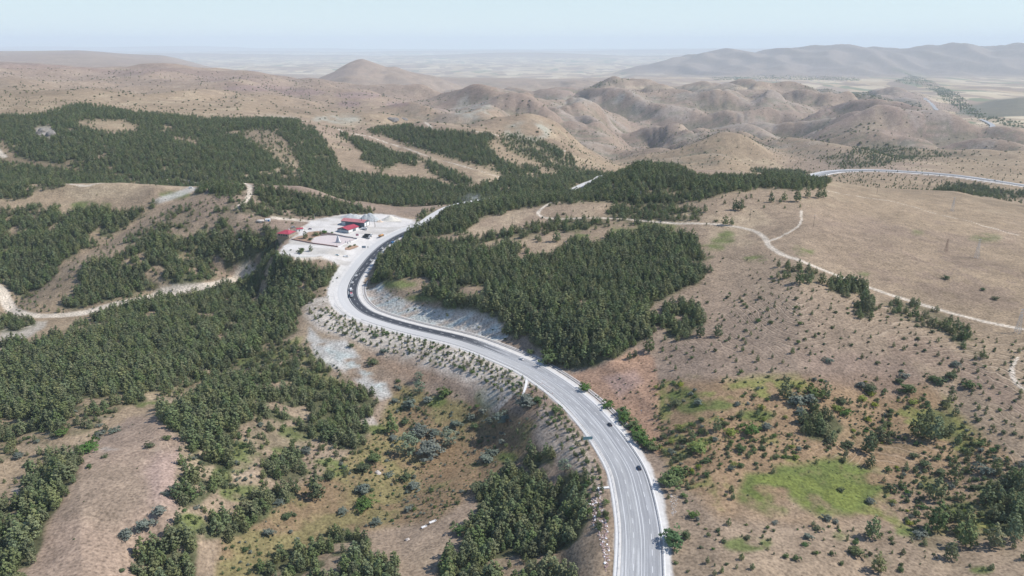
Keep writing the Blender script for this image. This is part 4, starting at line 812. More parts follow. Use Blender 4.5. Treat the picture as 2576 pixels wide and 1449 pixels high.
NV = {'P': 6, 'S': 3, 'G': 3, 'B': 4, 'Y': 2, 'W': 2}
CR = {}; TRK_M = {}
for sp in NV:
    TRK_M[sp] = trunk_mesh(sp)
    for k_ in range(NV[sp]):
        vs, fs = crown_mesh(sp, 100 * 'PSGBYW'.index(sp) + k_ + 5); CR[sp, k_] = mesh_from('crown', vs, fs, [LM[sp]])
# ---- positions: rows of (x, y, height, width, species, variant, rot, source)
T = []
def lookup(A, x, y):
    q = qof(x, y); i = np.clip(np.round(np.interp(q, QS, np.arange(len(QS)))).astype(int), 0, len(QS) - 1); j = np.clip(np.round(np.interp(y, YS, np.arange(len(YS)))).astype(int), 0, len(YS) - 1); return A[i, j]
def add_pts(x, y, h, wd, sp, src):
    for a in range(len(x)): T.append((float(x[a]), float(y[a]), float(h[a]), float(wd[a]), sp, src))
def jitter_grid(x0, x1, y0, y1, s):
    gx, gy = np.meshgrid(np.arange(x0, x1, s), np.arange(y0, y1, s * .87)); gx = gx + (np.arange(gx.shape[0]) % 2)[:, None] * s * .5
    gx = (gx + rng.uniform(-.36, .36, gx.shape) * s).ravel(); gy = (gy + rng.uniform(-.36, .36, gy.shape) * s).ravel()
    q = qof(gx, gy); m = (q > -380) & (q < 2950); return gx[m], gy[m]
for (y0, y1, s) in ((225, 520, 5.4), (520, 1085, 5.0), (1085, 2400, 6.6), (2400, 7500, 15.0)):
    gx, gy = jitter_grid(-y1 * .92, y1 * .92, y0, y1, s); d = lookup(WD, gx, gy); k_ = rng.uniform(0, 1, len(gx)) < d * 1.02
    gx, gy, d = gx[k_], gy[k_], d[k_]; big = fbm(gx / 70, gy / 70, 2, 401)
    h = (8.6 + 1.6 * big + rng.normal(0, 2.0, len(gx))) * (0.55 + 0.45 * d); h = np.clip(h, 2.6, 12.5)
    if y0 > 2000: h = h * 1.05
    add_pts(gx, gy, h, h * rng.uniform(.86, 1.14, len(gx)) * (1.08 if y0 < 2000 else 2.3), 'P', 'wood')
def scatter(poly, a, b, per100, sps, h0, h1, src, clump=0.0, s=None, wk=1.0, gully=False):
    s = s or max(2.5, math.sqrt(100 / per100) * 0.8)
    corners = [hit(px, min(py, 1447), a) for px, py in poly]; X = [c[0] for c in corners]; Yv = [c[1] for c in corners]
    gx, gy = jitter_grid(min(X) - 40, max(X) + 40, max(210, min(Yv) - 30, a), min(max(Yv) + 120, b), s); z = ground(gx, gy); px, py = proj(gx, gy, z)
    m = pmask(poly, px + 8 * noise(gx / 20, gy / 20, 5), py, 0) > 0; gx, gy = gx[m], gy[m]
    dens = per100 * s * s * .87 / 100; c = 1 + clump * 2.2 * fbm(gx / 38, gy / 38, 3, 411) if not gully else .35 + 3.2 * smooth(3.8, 4.8, hills(HA, *hx(gx, gy), *HP)) * (.5 + np.clip(2 * fbm(gx / 300, gy / 300, 3, 412), 0, 1.5)); wd_ = lookup(WD, gx, gy); sd_ = lookup(SD, gx, gy); yd_ = lookup(YD, gx, gy); fs_ = np.abs(lookup(FSD, gx, gy))
    k_ = (rng.uniform(0, 1, len(gx)) < dens * c) & (wd_ < .45) & ((sd_ > 14.5) | (sd_ < -15.5)) & (yd_ > 3) & (fs_ > 16)
    gx, gy = gx[k_], gy[k_]
    pr = np.array([w_ for _, w_ in sps]); ch = rng.choice(len(sps), len(gx), p=pr / pr.sum()); h = h0 + (h1 - h0) * rng.beta(1.3, 2.6, len(gx))
    for i_, (sp, _) in enumerate(sps):
        m = ch == i_; hh = h[m] * (1.0 if sp in 'PW' else 0.72); wf = 1.0 if sp in 'PW' else 1.25
        add_pts(gx[m], gy[m], hh, hh * wf * wk * rng.uniform(.85, 1.2, m.sum()), sp, src)
RS_ = [(1650,860),(1760,740),(1800,650),(1950,640),(2100,740),(2300,785),(2576,865),(2640,1447),(1700,1447),(1690,1300),(1660,1150),(1650,950)]
scatter(RS_, 0, EDGE, 0.9, [('P', .62), ('B', .28), ('G', .1)], 1.3, 5.5, 'slope', 1.1)
scatter([(1640,960),(1900,950),(2200,940),(2330,960),(2450,1080),(2620,1200),(2620,1345),(2300,1345),(2200,1300),(2240,1190),(2060,1140),(1870,1180),(1840,1300),(1750,1330),(1690,1200),(1650,1100)], 0, EDGE, 3.0, [('B', .42), ('G', .2), ('S', .10), ('Y', .07), ('P', .21)], 1.1, 6.2, 'scrub', 1.1)
scatter([(1690,1300),(1850,1340),(2050,1310),(2300,1340),(2576,1340),(2640,1447),(1700,1447)], 0, EDGE, 2.2, [('B', .4), ('P', .45), ('G', .15)], 1.0, 5.0, 'scrub', 0.8)
scatter([(1720,980),(2380,960),(2500,1120),(2300,1150),(1760,1180)], 0, EDGE, 2.4, [('B', .5), ('G', .4), ('Y', .1)], .6, 1.7, 'low', 1.4, wk=1.3)
scatter([(1000,960),(1100,1000),(1250,1030),(1350,1060),(1320,1150),(1200,1230),(1100,1310),(950,1330),(800,1370),(640,1447),(540,1447),(560,1350),(640,1260),(740,1230),(850,1170),(940,1090),(985,1010)], 0, EDGE, 2.8, [('S', .28), ('B', .35), ('G', .12), ('P', .18)], .9, 5.0, 'meadow', .7)
scatter([(1470,990),(1520,925),(1640,890),(1665,1150),(1620,1110),(1560,1035)], 0, EDGE, 1.3, [('B', .7), ('P', .3)], .6, 2.4, 'bank', .8)
scatter([(1340,1040),(1400,1045),(1480,1120),(1510,1240),(1480,1240),(1400,1160)], 0, EDGE, .35, [('B', 1)], .8, 1.8, 'bank', .2)
scatter([(780,775),(880,790),(1010,835),(1340,965),(1390,1010),(1250,1030),(1000,950),(870,860),(780,830)], 0, EDGE, .55, [('B', .6), ('P', .4)], .8, 3.0, 'bank', .3)
scatter([(700,640),(860,660),(875,700),(820,760),(740,760),(720,700)], 0, EDGE, 1.0, [('B', .5), ('P', .3), ('G', .2)], 1.2, 5, 'bank', .6)
scatter([(560,850),(760,850),(890,960),(960,1000),(780,1020),(600,1000)], 0, EDGE, 2.8, [('B', .4), ('P', .52), ('S', .08)], 1.2, 6.5, 'left', .7)
scatter([(450,1000),(800,1060),(900,1120),(860,1250),(640,1300),(430,1330),(470,1150)], 0, EDGE, 2.6, [('B', .35), ('P', .45), ('S', .1), ('G', .1)], 1.2, 6.5, 'left', .7)
scatter([(0,1000),(240,1000),(320,1050),(200,1150),(60,1240),(0,1260)], 0, EDGE, 1.7, [('B', .3), ('P', .62), ('S', .08)], 1.2, 7, 'left', .7)
scatter([(200,1150),(330,1060),(440,1080),(450,1230),(330,1440),(100,1440)], 0, EDGE, .07, [('B', .7), ('S', .3)], .7, 2.0, 'left', .3)
scatter([(0,600),(640,480),(900,530),(640,680),(200,790),(0,790)], 0, EDGE, 1.0, [('P', .65), ('B', .35)], 1.5, 7, 'left', .8)
scatter([(0,460),(620,465),(620,520),(300,530),(0,545)], 0, EDGE, .12, [('B', .6), ('P', .4)], 1.0, 4, 'left', .6)
scatter([(1100,600),(1280,560),(1500,510),(1900,480),(1900,560),(1640,600),(1300,640)], 0, 1200, .22, [('P', .6), ('B', .4)], 1.5, 6, 'crest', .8)
scatter([(1750,470),(2080,476),(2050,520),(1850,540),(1760,560)], 0, 1240, .10, [('P', 1)], 3, 8, 'crest', .8)
scatter([(1900,520),(2576,560),(2576,820),(2200,720),(1950,620)], 0, 1240, .035, [('B', 1)], .6, 1.5, 'field', .5)
scatter([(1090,730),(1110,770),(1300,850),(1400,930),(1330,880),(1200,835),(1080,800),(940,760),(930,725)], 0, EDGE, 1.3, [('B', .7), ('G', .3)], 1.0, 3.4, 'cut', .8)
scatter([(600,300),(900,325),(1290,455),(1540,460),(1540,430),(1430,360),(1280,335),(930,318),(800,470),(600,420)], 1085, 2500, .36, [('P', .85), ('B', .15)], 2.5, 7, 'far', .8)
scatter([(0,240),(330,262),(740,306),(640,330),(200,300),(0,320)], 1085, 3000, .12, [('P', .6), ('B', .4)], 2.5, 6, 'far', .7)
scatter([(1200,340),(1540,445),(1600,420),(2080,460),(2576,500),(2576,420),(2200,380),(1800,330),(1430,330)], 1250, 3200, .16, [('P', .7), ('B', .3)], 2.5, 6.5, 'far', .8)
scatter([(0,170),(600,180),(900,215),(1300,240),(1500,230),(2000,205),(2420,245),(2576,380),(2576,420),(1400,340),(900,330),(300,262),(0,240)], 1700, 6500, .12, [('B', .6), ('P', .4)], 3.5, 7.5, 'far', .9, s=14, wk=1.3, gully=True)
scatter([(2060,478),(2400,500),(2576,530),(2576,470),(2300,440),(2080,440)], 1200, 1700, .30, [('P', .8), ('B', .2)], 2.5, 6, 'far', .8)
scatter([(1790,195),(1960,188),(2160,196),(2160,204),(1960,200),(1800,202)], 8000, 14000, .05, [('G', 1)], 8, 14, 'far', .8, s=26, wk=1.4)
scatter([(2240,170),(2290,190),(2250,205),(2330,220),(2370,245),(2400,270),(2460,300),(2510,310),(2576,330),(2576,310),(2480,290),(2440,265),(2415,240),(2330,200)], 3300, 13000,   .10, [('G', .4), ('P', .6)], 8, 14, 'far', 3.2, s=22, wk=1.3)
scatter([(640,1260),(1000,1000),(1330,1050),(1300,1150),(1100,1310),(800,1370),(640,1447),(540,1447)], 0, EDGE, 2.6, [('B', .6), ('G', .4)], .4, 1.0, 'low', 1.5, wk=1.7)
scatter([(1880,1195),(2090,1155),(2230,1200),(2180,1290),(1950,1290)], 0, EDGE, 5.0, [('G', .6), ('B', .4)], .35, .8, 'low', .6, wk=1.9)
scatter([(2100,1100),(2576,1060),(2620,1447),(2300,1340)], 0, EDGE, .9, [('P', .5), ('B', .5)], 1.5, 5.5, 'scrub', .8)
# rows planted along the outside of the bend
for off, i0, i1 in ((-17.5, 60, 200), (-21.5, 58, 207), (-25.5, 62, 208), (-29.5, 90, 210), (-34, 125, 210), (-39, 150, 210)):
    s_ = i0 * 1.0
    while s_ < i1:
        j = int(s_); p = ROAD[j]; n_ = RN[j]; o_ = off + rng.normal() * .5; h = rng.uniform(1.9, 4.2)
        if rng.uniform() < .8: T.append((p[0] + n_[0] * o_, p[1] + n_[1] * o_, h, h * rng.uniform(.9, 1.2), 'PPPGB'[rng.integers(0, 5)], 'row'))
        s_ += rng.uniform(1.1, 2.2)
NAMED = [ # (x, y of the foot, species, crown width in picture points)
 (1688,1218,'G',50),(1703,1196,'G',36),(1699,1364,'G',50),(1726,1352,'B',22),(1739,1298,'G',22),(1420,1188,'W',36),(1394,1035,'G',25),(1325,1019,'S',50),(1352,1012,'B',24),(1563,1045,'G',30),(1576,1060,'G',30),(1588,1077,'G',32),(1600,1095,'G',32),(1612,1112,'G',32),(1626,1124,'G',32),(1640,1134,'G',28),(1530,1024,'G',26),(1474,982,'G',26),
 (1376,916,'G',46),(1390,890,'G',22),(1336,890,'G',16),(1633,884,'P',30),(1597,898,'P',15),(1583,903,'P',14),(939,916,'B',25),(962,887,'S',18),(884,872,'B',14),(1055,987,'W',34),(1053,958,'W',26),(1116,999,'G',32),(1075,1010,'S',24),(1030,1027,'S',36),(992,1011,'S',18),(1002,961,'B',12),(1004,979,'S',13),(987,1090,'P',36),(990,1105,'S',22),(1017,1066,'B',20),(1062,1095,'S',48),(1095,1094,'S',28),
 (1127,1122,'W',52),(1088,1140,'S',60),(1027,1144,'W',62),(1142,1071,'S',26),(1215,1041,'S',22),(1187,1056,'S',22),(1232,1064,'S',22),(1263,1058,'S',38),(1195,1076,'B',18),(1263,1114,'S',18),(1230,1139,'B',14),(1165,1104,'B',12),(774,1140,'S',25),(912,1186,'B',32),(939,1159,'B',34),(832,1204,'B',28),(909,1239,'S',36),(980,1198,'S',18),(1020,1206,'B',28),(1042,1226,'S',30),(1220,1160,'S',36),(1240,1144,'S',26),(1203,1234,'B',42),
 (1265,1188,'B',18),(864,1289,'S',23),(950,1317,'S',25),(722,1304,'B',23),(671,1344,'S',23),(797,1254,'P',46),(706,1268,'S',22),(927,1277,'G',42),(1155,1344,'G',30),(1132,1397,'P',30),(1140,1318,'B',10),(1025,1287,'S',22),(403,1289,'S',29),(358,1329,'S',33),(321,1352,'S',30),(424,1245,'S',20),(438,1232,'S',17),(306,1438,'B',12),(225,1176,'B',13),(223,1134,'G',34),(80,1196,'P',27),(50,1150,'S',20),(378,1125,'B',18),(265,1151,'B',12),(288,1088,'S',20),(255,1094,'S',16),(421,1105,'B',16),(160,1095,'G',22),
 (2191,1265,'S',20),(2116,1236,'B',14),(2083,1310,'S',20),(2102,1317,'S',14),(2316,1349,'S',24),(2352,1257,'P',38),(2354,1334,'P',50),(2193,1352,'P',38),(2055,1333,'B',16),(2185,1139,'P',38),(2188,1174,'P',24),(2326,1174,'B',24),(2298,1151,'B',18),(2477,1190,'S',30),(2505,1187,'P',24),(2400,1208,'P',30),(2367,1194,'B',22),(2429,1332,'P',38),(2429,1375,'P',44),(2503,1375,'P',38),(2390,1405,'P',32),(2549,1357,'P',38),(2208,1436,'P',34),(2265,1436,'B',14),(2152,1395,'B',30),(2029,1352,'S',18),(1950,1317,'S',12),
 (2001,1019,'S',38),(2031,1014,'S',36),(2016,1039,'S',24),(2083,911,'S',18),(2275,949,'S',17),(2188,984,'B',28),(2162,973,'S',20),(2362,966,'B',24),(2347,957,'B',20),(2390,950,'B',24),(2283,986,'B',30),(2260,963,'B',18),(2436,975,'B',24),(2406,922,'S',20),(2119,1016,'B',22),(2073,1004,'P',30),(2045,996,'G',36),(1973,999,'P',34),(1930,1078,'S',24),(2170,1006,'Y',18),(2201,1021,'Y',14),(2106,1031,'Y',20),(2296,1016,'Y',18),(2193,995,'Y',16),(2127,1044,'G',24),(2403,1044,'P',16),(2132,1124,'B',24),(2308,1099,'P',44),(2349,1106,'P',40),
 (1756,1019,'S',22),(1854,1021,'S',16),(1736,994,'S',14),(1701,1019,'B',26),(1741,1109,'P',20),(1804,1083,'P',26),(1841,1094,'Y',24),(1761,1135,'Y',38),(1745,1128,'Y',20),(1889,1090,'G',34),(1866,1135,'B',24),(1806,847,'P',24),(1761,845,'P',26),(2380,702,'B',13),(2503,754,'B',12),(2472,730,'B',10),(1940,509,'P',15),(1972,506,'P',16),(2004,507,'P',22),(2031,497,'P',16),(2058,498,'P',18),(2072,497,'P',16),(1940,493,'P',9),(2011,712,'P',26),(2068,714,'P',20),(2086,720,'P',16),(1973,701,'P',15),(1956,698,'P',12),(1982,680,'P',15),(2009,681,'P',20),(1958,671,'P',13),
 (1774,533,'P',13),(1850,528,'P',20),(1863,529,'P',20),(1824,566,'P',18),(1840,566,'P',14),(1400,608,'P',24),(1357,608,'P',13),(1801,558,'B',9),(1755,640,'P',10),(2183,787,'P',30),(2192,800,'P',14),(1660,690,'P',10),
 (768.6,600,'P',15),(795.6,592.6,'B',14),(805.9,590.4,'P',8),(817,586.6,'G',13),(781,604,'B',10),(834.5,587.4,'G',6),(891.6,618,'G',6),(880.5,620.6,'G',6),(876.5,623,'B',5),(782,632,'P',12),(759,631,'B',13),(757,638,'G',14),(731,630,'B',5),(1020,608,'P',16),(1047,575,'P',14)]
for px, py, sp, wpx in NAMED:
    c = hit(px, py); d = math.sqrt(c[0] ** 2 + c[1] ** 2 + (H - c[2]) ** 2); wm_ = wpx / FD * d
    hh = wm_ * {'P': 1.45, 'W': 1.15, 'G': .85, 'S': .78, 'B': .8, 'Y': .75}[sp]; T.append((c[0], c[1], hh, wm_ / (.70 if sp in 'PW' else .78), sp, 'named'))
TX = np.array([t_[0] for t_ in T]); TY = np.array([t_[1] for t_ in T]); TH = np.array([t_[2] for t_ in T]); TW = np.array([t_[3] for t_ in T]); TS = np.array([t_[4] for t_ in T]); TSRC = np.array([t_[5] for t_ in T])
# thin woods and scatter around the named plants
nm = np.flatnonzero(TSRC == 'named'); keep = np.ones(len(T), bool)
cand = np.flatnonzero((TSRC != 'named') & (TY < 1100))
for i_ in nm:
    r_ = TW[i_] * 0.42; k_ = cand[(np.abs(TX[cand] - TX[i_]) < r_) & (np.abs(TY[cand] - TY[i_]) < r_)]; keep[k_] = False
TX, TY, TH, TW, TS, TSRC = TX[keep], TY[keep], TH[keep], TW[keep], TS[keep], TSRC[keep]
TZ = ground(TX, TY); PXT, PYT = proj(TX, TY, TZ + TH * .5); DT = np.sqrt(TX ** 2 + TY ** 2 + (H - TZ) ** 2)
TR = rng.uniform(0, 6.283, len(TX)); TV = np.array([rng.integers(0, NV[s_]) for s_ in TS])
inview = (PXT > 0) & (PXT < 2576) & (PYT > 0) & (PYT < 1449)
SIZE = TH / DT
KIND = {'P': 'pine_tree', 'S': 'silver_shrub', 'W': 'willow_tree', 'G': 'leafy_tree', 'B': 'bush', 'Y': 'yellow_shrub'}
ind = np.zeros(len(TX), bool)
for sp in KIND:
    c_ = np.flatnonzero((TS == sp) & inview & (TSRC != 'far')); c_ = c_[np.argsort(-(SIZE[c_] + 1.0 * (TSRC[c_] == 'named')))]; ind[c_[:300 if sp in 'PB' else 290]] = True
CATS = {'P': 'pine tree', 'S': 'shrub', 'W': 'tree', 'G': 'tree', 'B': 'bush', 'Y': 'shrub'}
LOOK = {'P': 'dark green pine', 'S': 'silvery rounded shrub', 'W': 'pale willow-like tree', 'G': 'bright green tree', 'B': 'dark green bush', 'Y': 'yellow-green shrub'}
ZONES = [((1075,1120,1500,1460), 'in the wood left of the highway at bottom'), ((300,1240,1075,1460), 'in the bottom wood left of centre'), ((-10,1120,300,1460), 'in the wood in the bottom left corner'),
 ((1540,985,1665,1145), 'in the row along the right highway bank'), ((1500,1145,1760,1460), 'right of the highway near the bottom'), ((1860,1130,2260,1305), 'on the bright green meadow at lower right'), ((1665,1300,2100,1460), 'on the brown slope below the green meadow'), ((2100,1300,2600,1460), 'on the brown slope in the bottom right corner'),
 ((2230,1100,2600,1300), 'on the terraced ground at the right edge'), ((1665,920,2260,1130), 'in the ochre scrub above the green meadow'), ((2260,920,2600,1100), 'in the ochre scrub near the right edge'), ((1640,640,2600,920), 'on the terraced slope below the dirt track'), ((1430,860,1665,1120), 'on the reddish bank right of the highway'),
 ((1300,840,1430,960), 'where the central wood meets the highway'), ((900,540,1900,900), 'in the central wood above the highway bend'), ((1750,420,2120,560), 'on the bare crest above the right-hand field'), ((2120,480,2600,640), 'on the wide bare field at right'),
 ((980,930,1360,1180), 'in the gully left of the highway'), ((870,830,1330,1010), 'on the pale slope below the highway bend'), ((780,760,1400,960), 'on the embankment below the highway bend'), ((1300,960,1520,1240), 'on the stony bank left of the highway'), ((180,1040,470,1460), 'on the bare hillside at lower left'), ((470,820,1000,1240), 'among the scattered trees left of the gully'),
 ((800,1180,1300,1400), 'on the ochre meadow at the bottom centre'), ((-10,800,900,1130), 'in the wood below the left dirt road'), ((-10,450,900,800), 'on the hillside left of the yard')]
def zone(px, py):
    for (a, b, c, d), ph in ZONES:
        if a <= px < c and b <= py < d: return ph
    return 'on the open hillside near the highway'
groups = {}
for i_ in np.flatnonzero(ind):
    hh = TH[i_]; sp = TS[i_]; q = ((hh > 9.3, 'tall '), (hh < 3.2, 'small ')) if sp in 'PWG' else ((TW[i_] > 5.5, 'large '), (TW[i_] < 2.4, 'small '))
    pre = q[0][1] if q[0][0] else q[1][1] if q[1][0] else ''
    groups.setdefault((pre + LOOK[sp], zone(PXT[i_], PYT[i_])), []).append(i_)
ORD = ['leftmost', 'second from left', 'third from left', 'fourth from left', 'fifth from left', 'sixth from left', 'seventh from left', 'eighth from left', 'ninth from left', 'tenth from left']
def part_copy(o, parent): c = o.copy(); COL.objects.link(c); c.parent = parent; return c
PROTO = {}
for (lk_, zn), mem in groups.items():
    mem = sorted(mem, key=lambda a: PXT[a]); n = len(mem)
    for k_, i_ in enumerate(mem):
        sp = TS[i_]; key = (sp, int(TV[i_]))
        if n == 1: lab = f'{lk_} {zn}'
        elif n <= 10: lab = f'{lk_} {zn}, {ORD[k_] if k_ < n - 1 or n > 10 else "rightmost"}'
        else:
            third = ['left part', 'middle part', 'right part'][min(2, int(3 * k_ / n))]; lab = f'{lk_} {zn}, {third}'
        lab = ' '.join(lab.split()[:16])
        r_ = empty(KIND[sp], (TX[i_], TY[i_], TZ[i_]), TR[i_], lab, CATS[sp], (f'{lk_}s {zn}' + (f', {third}' if n > 10 else '')) if n > 1 else None)
        wf = TW[i_]; r_.scale = (wf, wf, TH[i_]); me_c, me_t = CR[key], TRK_M[sp]
        link(bpy.data.objects.new('crown', me_c), r_); link(bpy.data.objects.new('trunk', me_t), r_)
        if key not in PROTO: PROTO[key] = r_
# remaining plants of each kind: one object scattering the same crowns
def scatter_object(name, sps, label_kind, sel):
    idx = np.flatnonzero(sel); me_ = bpy.data.meshes.new(name); me_.vertices.add(len(idx)); me_.vertices.foreach_set('co', np.stack([TX[idx], TY[idx], TZ[idx]], 1).astype(np.float32).ravel())
    variants = [(sp, k_) for sp in sps for k_ in range(NV[sp])]; vi = np.array([variants.index((TS[i], int(TV[i]))) for i in idx], np.int32)
    a = me_.attributes.new('vi', 'INT', 'POINT'); a.data.foreach_set('value', vi)
    a = me_.attributes.new('sc', 'FLOAT_VECTOR', 'POINT'); a.data.foreach_set('vector', np.stack([TW[idx], TW[idx], TH[idx]], 1).astype(np.float32).ravel())
    a = me_.attributes.new('rt', 'FLOAT_VECTOR', 'POINT'); a.data.foreach_set('vector', np.stack([0 * TR[idx], 0 * TR[idx], TR[idx]], 1).astype(np.float32).ravel())
    me_.update(); o = tag(link(bpy.data.objects.new(name, me_)), label_kind, kind='stuff')
    g = bpy.data.node_groups.new(name, 'GeometryNodeTree'); g.interface.new_socket('Geometry', in_out='INPUT', socket_type='NodeSocketGeometry'); g.interface.new_socket('Geometry', in_out='OUTPUT', socket_type='NodeSocketGeometry')
    gi = g.nodes.new('NodeGroupInput'); go = g.nodes.new('NodeGroupOutput'); cur = gi.outputs[0]; outs = []
    def attr(nm_, ty): x = g.nodes.new('GeometryNodeInputNamedAttribute'); x.data_type = ty; x.inputs[0].default_value = nm_; return x.outputs[0]
    av, as_, ar = attr('vi', 'INT'), attr('sc', 'FLOAT_VECTOR'), attr('rt', 'FLOAT_VECTOR'); jg = g.nodes.new('GeometryNodeJoinGeometry')
    for k_, key in enumerate(variants):
        src = PROTO.get(key)
        if src is None: continue
        jo = g.nodes.new('GeometryNodeJoinGeometry')
        for ch in src.children:
            oi = g.nodes.new('GeometryNodeObjectInfo'); oi.transform_space = 'ORIGINAL'; oi.inputs[0].default_value = ch; g.links.new(oi.outputs['Geometry'], jo.inputs[0])
        cmp_ = g.nodes.new('FunctionNodeCompare'); cmp_.data_type = 'INT'; cmp_.operation = 'EQUAL'; g.links.new(av, cmp_.inputs[2]); cmp_.inputs[3].default_value = k_
        ip = g.nodes.new('GeometryNodeInstanceOnPoints'); g.links.new(cur, ip.inputs['Points']); g.links.new(cmp_.outputs[0], ip.inputs['Selection']); g.links.new(jo.outputs[0], ip.inputs['Instance'])
        g.links.new(ar, ip.inputs['Rotation']); g.links.new(as_, ip.inputs['Scale']); g.links.new(ip.outputs[0], jg.inputs[0])
    g.links.new(jg.outputs[0], go.inputs[0]); md = o.modifiers.new(name, 'NODES'); md.node_group = g; return o
rest = ~ind
scatter_object('pine_forest', 'P', 'pine woods covering the hills beyond the nearest trees', rest & (TS == 'P'))
scatter_object('scrub', 'SWGBY', 'low bushes and saplings scattered over the hills', rest & (TS != 'P'))

# ------------------------------------------------------------------ built things
def M_(name, col, **k): return mat(name, col, **k)
m_glass = M_('car_glass', (.03, .035, .04), rough=.12, var=.05, spec=.6); m_tyre = M_('tyre_rubber', (.025, .025, .025), rough=.9)
m_chrome = M_('headlamp', (.7, .7, .68), rough=.2, var=.03); m_red = M_('tail_lamp', (.45, .02, .02), rough=.3, var=.03)
PAINT = {n_: M_('paint_' + n_, c_, rough=.32, var=.03, spec=.5) for n_, c_ in {'white': (.74, .74, .73), 'dark': (.022, .025, .035), 'navy': (.02, .03, .055), 'blue': (.015, .22, .60), 'plum': (.07, .035, .10), 'grey': (.30, .32, .33), 'red': (.42, .03, .04), 'orange': (.50, .26, .09), 'aqua': (.55, .66, .66)}.items()}
m_bed = M_('tipper_steel', (.05, .06, .065), rough=.6, var=.2)
def wheels(root, xs, half, r, w_=.24):
    for x in xs:
        for s_ in (-1, 1):
            mb = MB(); mb.tube((x, s_ * (half - w_), r), (x, s_ * half, r), r, None, 12); ob = mb.build('wheel', m_tyre, root)
            mb = MB(); mb.tube((x, s_ * (half - .02), r), (x, s_ * (half + .015), r), r * .55, None, 8); mb.build('rim', m_chrome, ob)
def make_car(loc, rz, paint, label, van=False, cat='car'):
    root = empty('van' if van else 'car', loc, rz, label, cat); L, W = (4.9, 1.95) if van else (4.4, 1.8); hl = L / 2
    mb = MB()
    if van: prof = [(-hl, .35), (-hl, 1.95), (-hl + .15, 2.05), (hl - 1.35, 2.05), (hl - .75, 1.25), (hl - .08, 1.0), (hl, .7), (hl, .35)]
    else: prof = [(-hl, .35), (-hl, .82), (-hl + .12, .95), (-hl + .95, .98), (hl - 1.25, .98), (hl - .2, .82), (hl, .65), (hl, .35)]
    mb.prism(prof, -W / 2, W / 2); body = mb.build('body', paint, root)
    b_ = body.modifiers.new('bevel', 'BEVEL'); b_.width = .09; b_.segments = 2
    mb = MB()
    if not van:
        vs = []; top = [(-hl + 1.15, -.62), (hl - 2.0, -.62), (hl - 2.0, .62), (-hl + 1.15, .62)]; bot = [(-hl + .45, -.80), (hl - 1.2, -.80), (hl - 1.2, .80), (-hl + .45, .80)]
        vs = [(x, y, .97) for x, y in bot] + [(x, y, 1.42) for x, y in top]; mb.add(vs, [(0, 1, 5, 4), (1, 2, 6, 5), (2, 3, 7, 6), (3, 0, 4, 7)]); mb.build('windows', m_glass, root)
        mb = MB(); mb.box(((top[0][0] + top[1][0]) / 2, 0, 1.44), (top[1][0] - top[0][0] + .06, 1.28, .05)); mb.build('roof', paint, root)
    else:
        mb.add([(hl - 1.37, -.85, 2.0), (hl - 1.37, .85, 2.0), (hl - .74, .88, 1.29), (hl - .74, -.88, 1.29)], [(0, 1, 2, 3)])
        for s_ in (-1, 1): mb.box((.55, s_ * (W / 2 + .005), 1.5), (2.2, .02, .5))
        mb.box((-hl - .01, 0, 1.5), (.02, 1.5, .5)); mb.build('windows', m_glass, root)
    for s_ in (-1, 1):
        mb = MB(); mb.box((hl - .03, s_ * .62, .68), (.10, .36, .16)); mb.build('headlight', m_chrome, root)
        mb = MB(); mb.box((-hl + .02, s_ * .66, .74), (.08, .30, .16)); mb.build('tail_light', m_red, root)
    wheels(root, (-hl + .85, hl - .85), W / 2, .33); return root
